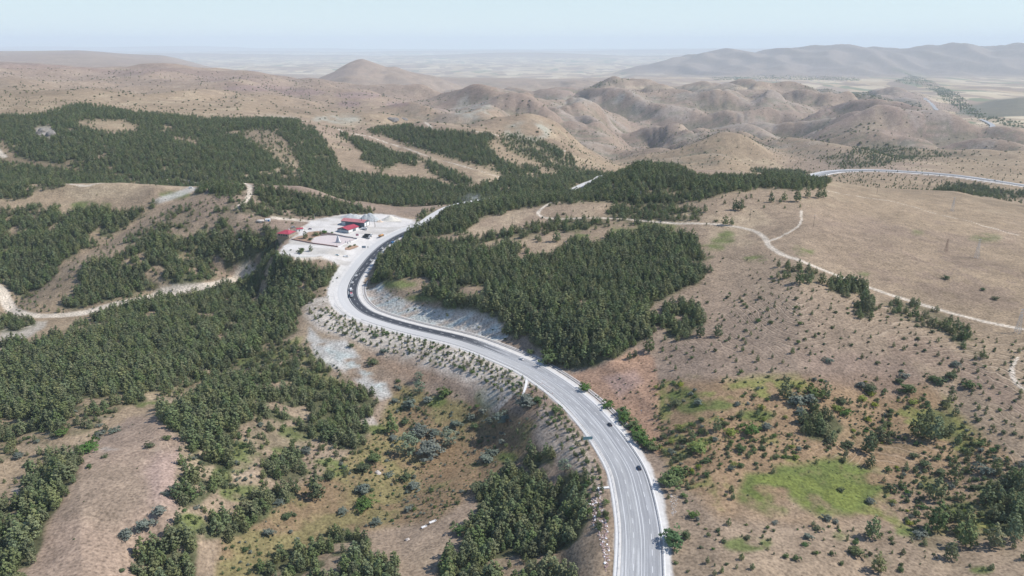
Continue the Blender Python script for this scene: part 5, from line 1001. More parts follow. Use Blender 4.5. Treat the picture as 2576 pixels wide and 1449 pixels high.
def make_tipper(loc, rz, cab, bedm, label, kind='tipper', L=8.6, load=None):
    root = empty('truck' if kind != 'tank' else 'tanker_truck', loc, rz, label, 'truck'); hl = L / 2
    mb = MB(); mb.prism([(hl - 1.9, .7), (hl - 1.9, 2.95), (hl - .35, 2.95), (hl - .02, 1.9), (hl, .7)], -1.22, 1.22); c_ = mb.build('cab', cab, root); b_ = c_.modifiers.new('bevel', 'BEVEL'); b_.width = .08; b_.segments = 2
    mb = MB(); mb.add([(hl - .31, -1.05, 2.85), (hl - .31, 1.05, 2.85), (hl + .01, 1.1, 1.95), (hl + .01, -1.1, 1.95)], [(0, 1, 2, 3)])
    for s_ in (-1, 1): mb.box((hl - 1.05, s_ * 1.225, 2.3), (.9, .02, .65))
    mb.build('windows', m_glass, root)
    mb = MB(); mb.box((-.6, 0, .85), (L - 1.4, .9, .3)); mb.build('chassis', m_bed, root)
    x0, x1 = -hl, hl - 2.15; mb = MB()
    if kind == 'tank':
        mb.tube((x0 + .2, 0, 2.0), (x1, 0, 2.0), 1.1, None, 16); mb.build('tank', bedm, root, True); mb = MB(); mb.box(((x0 + x1) / 2, 0, 3.12), (L * .4, .7, .12)); mb.build('walkway', m_bed, root)
    else:
        z0, z1, t_ = 1.1, 2.75, .09
        mb.box(((x0 + x1) / 2, 0, z0 + .05), (x1 - x0, 2.4, .12))
        for s_ in (-1, 1): mb.box(((x0 + x1) / 2, s_ * 1.2, (z0 + z1) / 2), (x1 - x0, t_, z1 - z0))
        mb.box((x0, 0, (z0 + z1) / 2), (t_, 2.4, z1 - z0)); mb.box((x1, 0, (z0 + z1) / 2 + .1), (t_, 2.4, z1 - z0 + .2))
        for k_ in range(5):
            for s_ in (-1, 1): mb.box((x0 + .4 + k_ * (x1 - x0 - .8) / 4, s_ * 1.26, (z0 + z1) / 2), (.1, .06, z1 - z0))
        bd = mb.build('tipping_body', bedm, root)
        if load is not None: mb = MB(); mb.box(((x0 + x1) / 2, 0, 2.0), (x1 - x0 - .3, 2.2, 1.5), 0, 0, .7, .85); mb.build('load', load, root)
    for s_ in (-1, 1): mb = MB(); mb.box((hl - .02, s_ * .85, .95), (.08, .36, .2)); mb.build('headlight', m_chrome, root)
    wheels(root, (hl - 1.0, -hl + 1.3, -hl + 2.6), 1.24, .5, .35); return root
def on_road(px, py, off=None):
    c = hit(px, py); j = int(np.argmin(np.hypot(ROAD[:, 0] - c[0], ROAD[:, 1] - c[1]))); t_ = ROAD[min(j + 1, len(ROAD) - 1)] - ROAD[max(j - 1, 0)]; rz = math.atan2(t_[1], t_[0]); o_ = (c[0] - ROAD[j, 0]) * RN[j, 0] + (c[1] - ROAD[j, 1]) * RN[j, 1]
    if off is not None: o_ = off
    s_ = c[:2] - ROAD[j, :2]; al = (s_[0] * t_[0] + s_[1] * t_[1]) / np.linalg.norm(t_[:2]); d_ = t_[:2] / np.linalg.norm(t_[:2])
    return (ROAD[j, 0] + RN[j, 0] * o_ + d_[0] * al, ROAD[j, 1] + RN[j, 1] * o_ + d_[1] * al, ROAD[j, 2] + .05), rz
for px, py, off, pt, lab, kind, flip in [
    (1537, 1070, 6.3, 'dark', 'black car in the right-hand lane, the farther of two dark cars', 'car', 0), (1602, 1180, 6.0, 'navy', 'dark navy car in the right-hand lane, nearest the bottom of the photo', 'car', 0),
    (1317, 903, 5.6, 'white', 'white car with dark windows alone where the black asphalt turns grey', 'car', 0), (934, 656, 6.6, 'white', 'white car with dark rear leaving the bend beside the wood', 'car', 0),
    (964, 627, 6.8, 'white', 'white car on black asphalt beyond the bend, just below the blue van', 'car', 0), (897, 695, 2.6, 'white', 'white car on black asphalt, topmost of the queue in the bend', 'car', 1),
    (887, 713, 2.6, 'white', 'white car on black asphalt, second from the top of the queue in the bend', 'car', 1), (880.6, 731, 2.7, 'white', 'white van driving close behind the red and white truck', 'van', 1),
    (988, 612, 10.6, 'blue', 'bright blue van stopped on the gravel edge of the highway', 'van', 0)]:
    loc, rz = on_road(px, py, off); make_car(loc, rz + (math.pi if flip else 0), PAINT[pt], lab, kind == 'van', kind)
loc, rz = on_road(880.6, 746, 2.8); make_tipper(loc, rz + math.pi, PAINT['white'], PAINT['white'], 'white truck carrying a red load through the bend', L=8.2, load=PAINT['red'])
def spot(px, py, dz=0.0): c = hit(px, py); c[2] += dz; return c
make_tipper(spot(917.5, 578), math.radians(-22), PAINT['white'], PAINT['white'], 'white tipper truck parked at the end of the two red-roofed sheds', L=7.4)
make_tipper(spot(922.5, 599.0), math.radians(-14), PAINT['white'], m_bed, 'black-bodied truck with white cab in the yard, nearer of a pair', L=9.4)
make_tipper(spot(927.0, 594.6), math.radians(-14), PAINT['white'], m_bed, 'black-bodied truck with white cab in the yard, farther of a pair', L=9.4)
make_tipper(spot(960, 595.5), math.radians(52), PAINT['white'], PAINT['orange'], 'tanker truck with orange tank and white cab parked beside the highway', 'tank', 8.8)
make_car(spot(780, 577), 0.05, PAINT['plum'], 'dark plum car parked in the yard near the red-roofed house')
make_car(spot(848, 642.5), 0.1, PAINT['aqua'], 'pale blue-white car on the dusty ramp below the square')
make_car(spot(871, 646.5), 0.35, PAINT['white'], 'white van on the dusty ramp beside the highway', True, 'van')
make_car(spot(738, 573), 0.5, PAINT['grey'], 'grey van parked behind the red-roofed house', True, 'van')
make_car(spot(480.5, 474), 0.1, PAINT['white'], 'white van standing on the bare hilltop at upper left', True, 'van')
jf = int(np.argmin(np.abs(proj(FROAD[:, 0], FROAD[:, 1], FROAD[:, 2])[0] - 2503))); make_car((FROAD[jf, 0], FROAD[jf, 1] , FROAD[jf, 2] + .45), math.atan2(*(FROAD[jf + 1] - FROAD[jf])[[1, 0]]), PAINT['dark'], 'dark car on the distant highway at the right edge')

# sheds and house
m_roofP = M_('pink_red_sheet_roof', (.46, .19, .19), rough=.6, var=.16, scale=.4); m_roofR = M_('crimson_sheet_roof', (.38, .055, .08), rough=.55, var=.16, scale=.4)
m_wallD = M_('dark_sheet_wall', (.085, .11, .13), rough=.7, var=.1); m_wallL = M_('light_sheet_wall', (.42, .46, .48), rough=.7, var=.06); m_white = M_('white_plaster', (.74, .73, .71), rough=.8, var=.04)
m_stone = M_('stone_wall', (.34, .28, .21), rough=.9, var=.25, scale=1.2); m_dark = M_('dark_opening', (.04, .045, .05), rough=.8); m_steel = M_('galvanised_steel', (.38, .39, .40), rough=.5, var=.08); m_wood = M_('pole_wood', (.16, .12, .09), rough=.9, var=.15)
def frame3(A, B, Cc):
    """local frame: origin A, x along A-B, y towards C side"""
    A, B, Cc = [np.array(v) for v in (A, B, Cc)]; ux = (B - A)[:2]; Lx = np.linalg.norm(ux); ux = ux / Lx; uy = np.array([-ux[1], ux[0]]); Ly = float(np.dot((Cc - B)[:2], uy)); return A, math.atan2(ux[1], ux[0]), Lx, abs(Ly)
def gable(root, Lx, Ly, he, hr, wall, roof, along='x', over=.35, wall2=None):
    mb = MB()
    for c, d in (((Lx / 2, .08, he / 2), (Lx, .16, he)), ((Lx / 2, Ly - .08, he / 2), (Lx, .16, he)), ((.08, Ly / 2, he / 2), (.16, Ly - .33, he)), ((Lx - .08, Ly / 2, he / 2), (.16, Ly - .33, he))): mb.box(c, d)
    if along == 'x':
        for x in (.0, Lx - .16): mb.add([(x, .05, he), (x, Ly - .05, he), (x, Ly / 2, hr - .06), (x + .16, .05, he), (x + .16, Ly - .05, he), (x + .16, Ly / 2, hr - .06)], [(0, 1, 2), (3, 5, 4), (0, 2, 5, 3), (1, 4, 5, 2)])
    else:
        for y in (.0, Ly - .16): mb.add([(.05, y, he), (Lx - .05, y, he), (Lx / 2, y, hr - .06), (.05, y + .16, he), (Lx - .05, y + .16, he), (Lx / 2, y + .16, hr - .06)], [(0, 2, 1), (3, 4, 5), (0, 3, 5, 2), (1, 2, 5, 4)])
    w_ = mb.build('wall', wall, root); mb = MB(); t_ = .14
    if along == 'x':
        sl = (hr - he) / (Ly / 2); zE = he - sl * over
        for ya, yb in ((-over, Ly / 2), (Ly + over, Ly / 2)): mb.add([(-over, ya, zE), (Lx + over, ya, zE), (Lx + over, yb, hr), (-over, yb, hr), (-over, ya, zE + t_), (Lx + over, ya, zE + t_), (Lx + over, yb, hr + t_), (-over, yb, hr + t_)], [(0, 1, 2, 3), (7, 6, 5, 4), (0, 4, 5, 1), (1, 5, 6, 2), (3, 7, 4, 0)])
        for k_ in range(int(Lx / 1.5)): x = .5 + k_ * 1.5; mb.add([(x, -over, zE + t_), (x + .08, -over, zE + t_), (x + .08, Ly / 2, hr + t_), (x, Ly / 2, hr + t_), (x, -over, zE + t_ + .07), (x + .08, -over, zE + t_ + .07), (x + .08, Ly / 2, hr + t_ + .07), (x, Ly / 2, hr + t_ + .07)], [(4, 5, 6, 7), (0, 4, 7, 3), (1, 2, 6, 5)])
    else:
        sl = (hr - he) / (Lx / 2); zE = he - sl * over
        for xa, xb in ((-over, Lx / 2), (Lx + over, Lx / 2)): mb.add([(xa, -over, zE), (xb, -over, hr), (xb, Ly + over, hr), (xa, Ly + over, zE), (xa, -over, zE + t_), (xb, -over, hr + t_), (xb, Ly + over, hr + t_), (xa, Ly + over, zE + t_)], [(0, 1, 2, 3), (7, 6, 5, 4), (0, 4, 5, 1), (2, 6, 7, 3), (3, 7, 4, 0)])
        for k_ in range(int(Ly / 1.5)): y = .5 + k_ * 1.5; mb.add([(Lx + over, y, zE + t_), (Lx + over, y + .08, zE + t_), (Lx / 2, y + .08, hr + t_), (Lx / 2, y, hr + t_), (Lx + over, y, zE + t_ + .07), (Lx + over, y + .08, zE + t_ + .07), (Lx / 2, y + .08, hr + t_ + .07), (Lx / 2, y, hr + t_ + .07)], [(4, 5, 6, 7)])
    r_ = mb.build('roof', roof, root); return w_, r_
A, a_, Lx, Ly = frame3(spot(858.8, 566), spot(915.9, 574.2), spot(937, 571)); Ly = max(Ly, 13.0)
A[2] = yard_z(A[0], A[1]) - .1
r = empty('storage_shed', A, a_, 'long storage shed with faded pink-red roof, dark front and white doors', 'shed'); w_, rf = gable(r, Lx, Ly, 5.4, 7.6, m_wallD, m_roofP)
for x in (3.0,): mb = MB(); mb.box((x, -.03, 2.2), (5.6, .08, 4.4)); d_ = mb.build('door', m_wallL, r); mb = MB(); mb.box((x, -.09, 2.2), (.08, .04, 4.3)); mb.build('rail', m_steel, d_)
for y0, wd in ((Ly * .27, 4.0), (Ly * .72, 5.2)): mb = MB(); mb.box((Lx + .03, y0, 2.3), (.08, wd, 4.6)); d_ = mb.build('door', m_white, r); mb = MB(); mb.box((Lx + .09, y0, 2.3), (.04, .08, 4.4)); mb.build('rail', m_steel, d_)
mb = MB(); mb.tube((Lx * .84, Ly * .3, 6.4), (Lx * .84, Ly * .3, 9.4), .28, None, 8); mb.tube((Lx * .84, Ly * .3, 9.4), (Lx * .84, Ly * .3, 9.7), .42, .1, 8); mb.build('chimney', m_dark, rf)
A, a_, Lx, Ly = frame3(spot(849.3, 582), spot(876.2, 587.6), spot(908, 578.8)); Ly = max(Ly, 20.0); A[2] = yard_z(A[0], A[1]) - .1
r = empty('storage_shed', A, a_, 'smaller shed with bright crimson roof in front of the long shed', 'shed'); w_, rf = gable(r, Lx, Ly, 3.5, 5.6, m_wallD, m_roofR, 'y')
mb = MB(); mb.box((Lx / 2, -.03, 1.3), (Lx - .9, .08, 2.6)); mb.build('panel', m_wallL, r)
for y0, wd, mm in ((Ly * .22, Ly * .38, m_white), (Ly * .82, Ly * .26, m_white)): mb = MB(); mb.box((Lx + .03, y0, 1.4), (.08, wd, 2.8)); mb.build('door', mm, r)
for k_ in range(4): mb = MB(); mb.box((Lx + .03, Ly * (.46 + .07 * k_), 1.8), (.08, 1.1, 1.3)); f_ = mb.build('window', m_white, r); mb = MB(); mb.box((Lx + .08, Ly * (.46 + .07 * k_), 1.8), (.03, .9, 1.1)); mb.build('pane', m_glass, f_)
A, a_, Lx, Ly = frame3(at(699, 600.5, 15.6), at(727.3, 603.0, 15.6), at(742.4, 592, 15.6)); Ly = max(11.0, min(Ly, 14))
r = empty('house', A, a_, 'two-storey stone house with red hipped roof at the left of the square', 'house'); mb = MB()
for c, d in (((Lx / 2, .15, .3), (Lx, .3, 12.6)), ((Lx / 2, Ly - .15, .3), (Lx, .3, 12.6)), ((.15, Ly / 2, .3), (.3, Ly - .61, 12.6)), ((Lx - .15, Ly / 2, .3), (.3, Ly - .61, 12.6))): mb.box(c, d)
mb.build('wall', m_stone, r); ov = .8; hx = Ly / 2; mb = MB()
mb.add([(-ov, -ov, 6.5), (Lx + ov, -ov, 6.5), (Lx + ov, Ly + ov, 6.5), (-ov, Ly + ov, 6.5), (hx, Ly / 2, 9.6), (Lx - hx * .8, Ly / 2, 9.6)], [(0, 1, 5, 4), (1, 2, 5), (2, 3, 4, 5), (3, 0, 4), (0, 3, 2, 1)]); rf = mb.build('roof', m_roofR, r)
mb = MB(); mb.box((Lx * .62, Ly * .7, 9.4), (.8, .8, 1.8)); mb.build('chimney', m_white, rf)
for k_ in range(4): mb = MB(); mb.box((Lx * (.16 + .21 * k_), -.04, 4.9), (1.9, .1, 1.6)); f_ = mb.build('window', m_dark, r); mb = MB(); mb.box((Lx * (.16 + .21 * k_), -.1, 4.9), (1.6, .04, 1.3)); mb.build('pane', m_glass, f_)
for k_ in range(3): mb = MB(); mb.box((Lx + .04, Ly * (.2 + .27 * k_), 5.0), (.1, 1.3, 1.5)); f_ = mb.build('window', m_white, r); mb = MB(); mb.box((Lx + .1, Ly * (.2 + .27 * k_), 5.0), (.04, 1.05, 1.25)); mb.build('pane', m_glass, f_)
mb = MB(); mb.box((Lx + .04, Ly * .28, 1.4), (.1, 1.3, 2.5)); mb.build('door', m_dark, r); mb = MB(); mb.box((Lx * .5, -1.6, 3.3), (Lx * .96, 3.0, .16)); mb.build('balcony', m_wood, r)
A = spot(747, 583); r = empty('annex', (A[0], A[1], A[2] - .2), .5, 'low white annex with a small red roof behind the stone house', 'building'); gable(r, 7.5, 5.0, 3.0, 4.0, m_white, m_roofR); mb = MB(); mb.box((3, -.03, 1.3), (1, .08, 2.2)); mb.build('door', m_dark, r)
A = spot(668, 557); r = empty('hut', (A[0], A[1], A[2] - .2), .2, 'tiny white hut with a blue door on the rocky rise left of the yard', 'hut'); gable(r, 5.5, 4.0, 2.6, 3.1, m_white, m_white); mb = MB(); mb.box((3.6, -.03, 1.1), (1.2, .08, 2.0)); mb.build('door', PAINT['blue'], r)

# square with monument
m_pave = M_('pinkish_paving', (.55, .48, .455), rough=.9, var=.05, scale=.6); m_brick = M_('reddish_wall', (.30, .19, .165), rough=.9, var=.15)
pl_px = [(785, 609.6), (787.6, 602), (798, 597.5), (809, 594.8), (826, 593), (844.8, 593.2), (870, 598.4), (891.6, 603.5), (870, 612.3), (849.5, 621.3), (818, 616.8), (787.6, 612.2)]
pp = [spot(*p) for p in pl_px]; mb = MB(); zt = [yard_z(p[0], p[1]) + .12 for p in pp]; n = len(pp)
mb.add([(p[0], p[1], z_) for p, z_ in zip(pp, zt)] + [(p[0], p[1], z_ - .8) for p, z_ in zip(pp, zt)], [tuple(range(n))] + [(k_, (k_ + 1) % n, n + (k_ + 1) % n, n + k_) for k_ in range(n)]); tag(mb.build('paved_square', m_pave), kind='structure')
gp = [spot(*p) for p in [(735, 601.5), (748, 595.5), (765, 592), (775, 584), (800, 581), (825, 586.5), (812, 592), (795, 596), (784, 601), (783, 608.5), (760, 605.5)]]; mb = MB(); n = len(gp)
mb.add([(p[0], p[1], yard_z(p[0], p[1]) + .10) for p in gp], [tuple(range(n))]); tag(mb.build('garden_soil', M_('garden_soil', (.33, .22, .15), rough=.95, var=.2, scale=.5, bump=.4)), kind='structure')
gp = [spot(*p) for p in [(868, 624), (880, 619.5), (893, 617), (903, 620), (895, 624), (880, 629.5), (868, 629)]]; mb = MB(); mb.add([(p[0], p[1], float(ground(p[0], p[1])[0]) + .35) for p in gp], [tuple(range(len(gp)))]); tag(mb.build('garden_soil', bpy.data.materials['garden_soil']), kind='structure')
def low_wall(pts, h, t_, m_, label, name='low_wall'):
    W_ = [spot(*p) for p in pts]; P0 = W_[0]; root = empty(name, P0, 0, label, 'wall'); mb = MB(); cp = MB()
    for a, b in zip(W_[:-1], W_[1:]):
        n_ = max(1, int(np.hypot(*(b - a)[:2]) / 4))
        for k_ in range(n_):
            p = a + (b - a) * (k_ + .5) / n_; L = np.hypot(*(b - a)[:2]) / n_; z_ = float(ground(p[0], p[1])[0]); rz = math.atan2(b[1] - a[1], b[0] - a[0])
            mb.box((p[0] - P0[0], p[1] - P0[1], z_ - P0[2] + h / 2 - .3), (L, t_, h + .6), 0, rz); cp.box((p[0] - P0[0], p[1] - P0[1], z_ - P0[2] + h + .06), (L, t_ + .25, .12), 0, rz)
    mb.build('body', m_, root); cp.build('coping', m_white if m_ is m_white else m_brick, root)
low_wall([(733.7, 602.6), (787, 612.9), (849.5, 622)], 1.1, .6, m_brick, 'long reddish low wall along the front of the paved square')
low_wall([(850.5, 622), (872, 612.8), (899.5, 602.8)], .8, .4, m_white, 'white low wall along the right side of the paved square')
m_gw = M_('grey_wall', (.36, .36, .36), rough=.9, var=.15); low_wall([(822, 587), (845, 591.5), (872, 597.2), (898, 602)], 1.2, .6, m_gw, 'grey low wall behind the paved square')
for k_ in range(3): low_wall([(806 + k_, 593.8 - k_ * 1.1), (826, 591.6 - k_ * 1.0), (843, 592.2 - k_ * 1.0)], .35 + .3 * k_, .5, m_gw, ['lowest grey step behind the paved square', 'middle grey step behind the paved square', 'highest grey step behind the paved square'][k_], 'step')
A = spot(850.8, 610); A[2] = yard_z(A[0], A[1]) + .12; r = empty('monument', A, -.15, 'tall white pyramid-shaped monument standing on the paved square', 'monument')
for s_ in (-1, 1):
    mb = MB(); x0, x1 = (.12, 2.6) if s_ > 0 else (-2.6, -.12)
    base = [(x0, -1.3), (x1, -1.3), (x1, 1.3), (x0, 1.3)]; ti = .12 * s_; top = [(ti, -.12), (ti + .18 * s_, -.12), (ti + .18 * s_, .12), (ti, .12)]
    if s_ < 0: top = [(ti + .18 * s_, -.12), (ti, -.12), (ti, .12), (ti + .18 * s_, .12)]
    mb.add([(x, y, .5) for x, y in base] + [(x, y, 8.6) for x, y in top], [(3, 2, 1, 0), (4, 5, 6, 7), (0, 1, 5, 4), (1, 2, 6, 5), (2, 3, 7, 6), (3, 0, 4, 7)]); mb.build('slab', m_white if s_ > 0 else M_('grey_marble', (.50, .50, .54), rough=.6, var=.2, scale=2.5), r)
mb = MB(); mb.box((0, 0, .15), (7.5, 4.5, .3)); mb.box((0, 0, .42), (6.4, 3.6, .24)); mb.build('plinth', m_gw, r)
mb = MB(); mb.tube((-.6, -1.12, 3.0), (-.6, -1.25, 3.0), .5, .5, 14); mb.build('plaque', m_gw, r)
for k_, (px, py) in enumerate([(869.6, 611.8), (875, 612.6), (880.6, 610)]):
    A = spot(px, py); mb = MB(); mb.box((0, 0, .15), (1.3, .9, .3)); mb.box((0, 0, 1.5), (.8, .35, 2.6), 0, 0, .75, .55); o = mb.build('standing_stone', m_gw); o.location = A
    tag(o, 'grey standing stone at the right end of the square, ' + ['left', 'middle', 'right'][k_] + ' of three', 'memorial stone', 'standing stones on the square')

# signs
def board(px, py, w_, h_, z0, m_, label, posts=1, rz=0.0, name='sign_board', txt=None):
    A = spot(px, py); r = empty(name, A, rz, label, 'sign')
    for k_ in range(posts): x = 0 if posts == 1 else (-.35 + .7 * k_) * w_; mb = MB(); mb.tube((x, .06, -.3), (x, .06, z0 + h_ * .9), .07, None, 6); mb.build('post', m_steel, r)
    mb = MB(); mb.box((0, 0, z0 + h_ / 2), (w_, .06, h_)); b_ = mb.build('panel', m_, r)
    mb = MB()
    for z_ in (z0 + .06, z0 + h_ - .06): mb.box((0, -.04, z_), (w_, .03, .08))
    mb.build('border', m_white, b_)
board(899.2, 601, 3.2, 2.6, 3.6, M_('rose_sign_face', (.50, .22, .25), rough=.5, var=.12, scale=2), 'rose-coloured board on a post at the corner of the square')
board(915.5, 627, 4.4, 2.6, 1.4, M_('grey_sign_face', (.24, .29, .33), rough=.5, var=.08), 'wide grey-blue road sign on two posts at the highway side of the square', 2, 0.1)
board(925.8, 624.5, .9, 2.2, .3, M_('brown_sign_face', (.30, .26, .24), rough=.6), 'narrow grey sign standing right of the wide grey-blue sign', 1)
board(1478, 1118, 6.0, 2.2, 3.2, M_('teal_sign_face', (.17, .30, .32), rough=.5, var=.08), 'wide teal road sign on the left verge of the highway', 2, 0.15)
for i_, (px, py) in enumerate([(986, 622), (1613, 1040), (1627, 1105)]):
    board(px, py, .8, .8, 1.8, m_white, ['small white sign beyond the blue van on the highway edge', 'small white sign on the right verge beside the far dark car', 'small white sign on the right verge between the two dark cars'][i_])

# poles and pylons
def wood_pole(px, py, hpx, label, double=False, m_=None, lamp=False):
    A = spot(px, py); d = math.sqrt(A[0] ** 2 + A[1] ** 2 + (H - A[2]) ** 2); h = hpx / FD * d / .97; r = empty('utility_pole', A, .3, label, 'pole'); mb = MB(); mb.tube((0, 0, -.5), (0, 0, h), .17, .11, 8)
    if double: mb.tube((1.3, 0, -.5), (.15, 0, h * .75), .15, .12, 8)
    mb.build('pole', m_ or m_wood, r); mb = MB()
    if lamp: mb.tube((0, 0, h), (1.3, 0, h + .25), .06, None, 6); mb.box((1.6, 0, h + .25), (.8, .3, .14)); mb.build('lamp_arm', m_steel, r)
    else:
        mb.box((0, 0, h - .5), (1.9, .14, .14)); mb.build('crossarm', m_steel, r)
        for x in (-.8, 0, .8): mb = MB(); mb.tube((x, 0, h - .43), (x, 0, h - .1), .07, .05, 6); mb.build('insulator', m_white, r)
        if double: mb = MB(); mb.box((0, -.3, h * .62), (1.0, .6, 1.3)); mb.build('transformer', m_steel, r)
def pylon(px, py, hpx, label, m_):
    A = spot(px, py); d = math.sqrt(A[0] ** 2 + A[1] ** 2 + (H - A[2]) ** 2); h = hpx / FD * d / .97; r = empty('lattice_pylon', A, .5, label, 'pylon'); b = h * .085; t_ = h * .022
    def cn(k_, z): s_ = b + (t_ - b) * z / h; return [(s_, s_, z), (-s_, s_, z), (-s_, -s_, z), (s_, -s_, z)][k_ % 4]
    for k_ in range(4): mb = MB(); mb.tube(cn(k_, -.3), cn(k_, h), .09, .07, 4); mb.build('leg', m_, r)
    mb = MB(); zs_ = [h * (1 - .86 ** k_) * 1.0 for k_ in range(11)]
    for a, c in zip(zs_[:-1], zs_[1:]):
        for k_ in range(4): mb.tube(cn(k_, a), cn(k_ + 1, c), .045, None, 3); mb.tube(cn(k_ + 1, a), cn(k_, c), .045, None, 3)
    mb.build('lattice', m_, r); mb = MB()
    mb.box((0, 0, h - .4), (h * .26, .2, .16)); mb.box((0, 0, h * .86), (h * .20, .18, .14)); mb.build('crossarm', m_, r)
m_rust = M_('rusty_steel', (.19, .115, .085), rough=.8, var=.15)
wood_pole(1886, 556, 29, 'wooden pole standing left of the forked dirt track'); wood_pole(2046, 570, 27, 'wooden pole standing right of the forked dirt track'); wood_pole(1289, 572, 25, 'wooden pole among the pines at the left end of the bare strip'); wood_pole(2206, 487, 18, 'wooden pole beyond the crest of the right-hand field')
wood_pole(411.5, 462, 16, 'thin pole on the bare hilltop, left of two', m_=m_steel); wood_pole(524, 461, 17, 'thin pole on the bare hilltop, right of two', m_=m_steel); wood_pole(942.5, 572, 25, 'double timber pole with transformer at the right end of the long shed', True)
wood_pole(792, 553.5, 14, 'grey lamp pole at the back of the yard by the wood', m_=m_steel, lamp=True); wood_pole(857.6, 592, 16, 'thin lamp pole in front of the crimson-roofed shed', m_=m_steel, lamp=True); wood_pole(847.7, 620, 10, 'short lamp pole at the front wall of the square', m_=m_steel, lamp=True)
pylon(2379, 634, 29, 'rust-brown lattice pylon on the right-hand field', m_rust); pylon(2456, 650, 41, 'tall grey lattice pylon right of the rusty one', m_steel); pylon(2395, 532, 30, 'grey lattice pylon at the far crest of the right-hand field', m_steel); pylon(2559, 838, 52, 'grey lattice pylon beside the dirt track at the right edge', m_steel); pylon(1611, 497, 16, 'small steel pylon rising from the pines on the knoll', m_steel)

# guard rails with their posts
def guard(off, i0, i1, label):
    idx = list(range(i0, i1)); o_ = ROAD[i0]; r = empty('guard_rail', o_, 0, label, 'guard rail'); mb = MB(); vs = []; fs = []
    for j in idx:
        p = ROAD[j]; n_ = RN[j]
        for do, z_ in ((0, .45), (.06, .55), (0, .62), (.06, .70), (0, .80)): vs.append((p[0] + n_[0] * (off + do) - o_[0], p[1] + n_[1] * (off + do) - o_[1], p[2] + z_ - o_[2]))
    for a in range(len(idx) - 1):
        for k_ in range(4): fs.append((a * 5 + k_, a * 5 + k_ + 1, a * 5 + 5 + k_ + 1, a * 5 + 5 + k_))
    mb.add(vs, fs); mb.build('rail', m_steel, r); mb = MB(); mb.box((0, 0, .3), (.12, .12, 1.0)); pm = mb.build('post', m_steel, r); first = True; st = max(1, int(math.ceil((i1 - i0) / 95)))
    for j in idx[::st]:
        p = ROAD[j] + np.array([RN[j][0] * (off + (.14 if off < 0 else -.1) * -1), RN[j][1] * (off + (.14 if off < 0 else -.1) * -1), 0]) - o_
        if first: pm.location = p; first = False
        else: c = pm.copy(); COL.objects.link(c); c.parent = r; c.location = p
guard(-11.3, 0, i_blk + 40, 'galvanised guard rail along the left edge of the highway'); guard(9.2, 0, i_blk - 62, 'galvanised guard rail along the right edge of the highway'); guard(-15.6, i_blk + 42, idx_bend + 8, 'guard rail around the outside of the white bend')

# heaps of crushed stone
def heap(px, py, wpx, hpx, col, label, seed, dp=.5):
    A = spot(px, py); A[2] = yard_z(A[0], A[1]) - .3; d = math.hypot(A[1], A[0]); rx = wpx / 2 / FD * d; hh = hpx / FD * d; r_ = np.random.default_rng(seed); pk = [(r_.uniform(-.4, .4), r_.uniform(-.2, .2), r_.uniform(.55, .9)) for _ in range(4)] + [(0, 0, 1.0)]
    u = np.linspace(-1, 1, 60); gx, gy = np.meshgrid(u, u, indexing='ij'); z = np.zeros_like(gx)
    for a, b, h_ in pk: z = np.maximum(z, h_ - 1.35 * np.hypot((gx - a), (gy - b)))
    edge = np.clip(1 - np.hypot(gx, gy), 0, 1) * 2.0; z = np.minimum(np.clip(z, 0, 1), edge) * (1 + .06 * noise(gx * 7, gy * 7, seed)) + .02 * noise(gx * 20, gy * 20, 3)
    me_ = grid_mesh('gravel_heap', np.stack([gx * rx, gy * rx * dp, z * hh - .05], -1).reshape(-1, 3), 60, 60, [M_('crushed_stone', col, rough=.95, var=.14, scale=.5, bump=.5)]); o = link(bpy.data.objects.new('gravel_heap', me_)); o.location = A; tag(o, label, 'gravel heap')
heap(932, 552, 66, 19, (.44, .455, .45), 'highest grey heap of crushed stone behind the long shed', 3, .6); heap(882, 547, 70, 11, (.47, .475, .46), 'long low grey heap of crushed stone behind the roof of the long shed', 4, .5); heap(981, 553, 62, 13, (.62, .58, .50), 'cream-coloured stone heap right of the grey one', 5, .6); heap(956, 558, 26, 6, (.60, .49, .38), 'small tan sand heap in front of the cream-coloured one', 6, .6)

# rocks
def rock_mesh(seed, n=2):
    import bmesh
    bm = bmesh.new(); bmesh.ops.create_icosphere(bm, subdivisions=n, radius=1.0); r_ = np.random.default_rng(seed); o3 = r_.uniform(0, 50, 3)
    for v in bm.verts:
        c = v.co; k_ = 1 + .35 * float(noise(np.array([c.x * 1.3 + o3[0]]), np.array([c.y * 1.3 + c.z * 1.7 + o3[1]]), seed)[0]); v.co = Vector((c.x * k_, c.y * k_, c.z * k_ * .7))
    me_ = bpy.data.meshes.new('rock'); bm.to_mesh(me_); bm.free(); return me_
m_rock = M_('pale_rock', (.47, .42, .37), rough=.9, var=.3, scale=.8, bump=.4); m_rub = bpy.data.materials.new('rubble'); m_rub.use_nodes = True
N = NT(m_rub); ri = N.n('ShaderNodeNewGeometry').outputs['Random Per Island']; rm = N.n('ShaderNodeValToRGB', {0: ri}); cr = rm.color_ramp
for p_, c_ in ((.0, (.30, .20, .18)), (.35, (.42, .32, .28)), (.6, (.27, .17, .17)), (.85, (.55, .48, .43))): e = cr.elements.new(p_); e.color = (*c_, 1)
m_rub.node_tree.links.new(rm.outputs[0], m_rub.node_tree.nodes['Principled BSDF'].inputs['Base Color']); m_rub.node_tree.nodes['Principled BSDF'].inputs['Roughness'].default_value = .9
rocks = [rock_mesh(k_, 1) for k_ in range(5)]
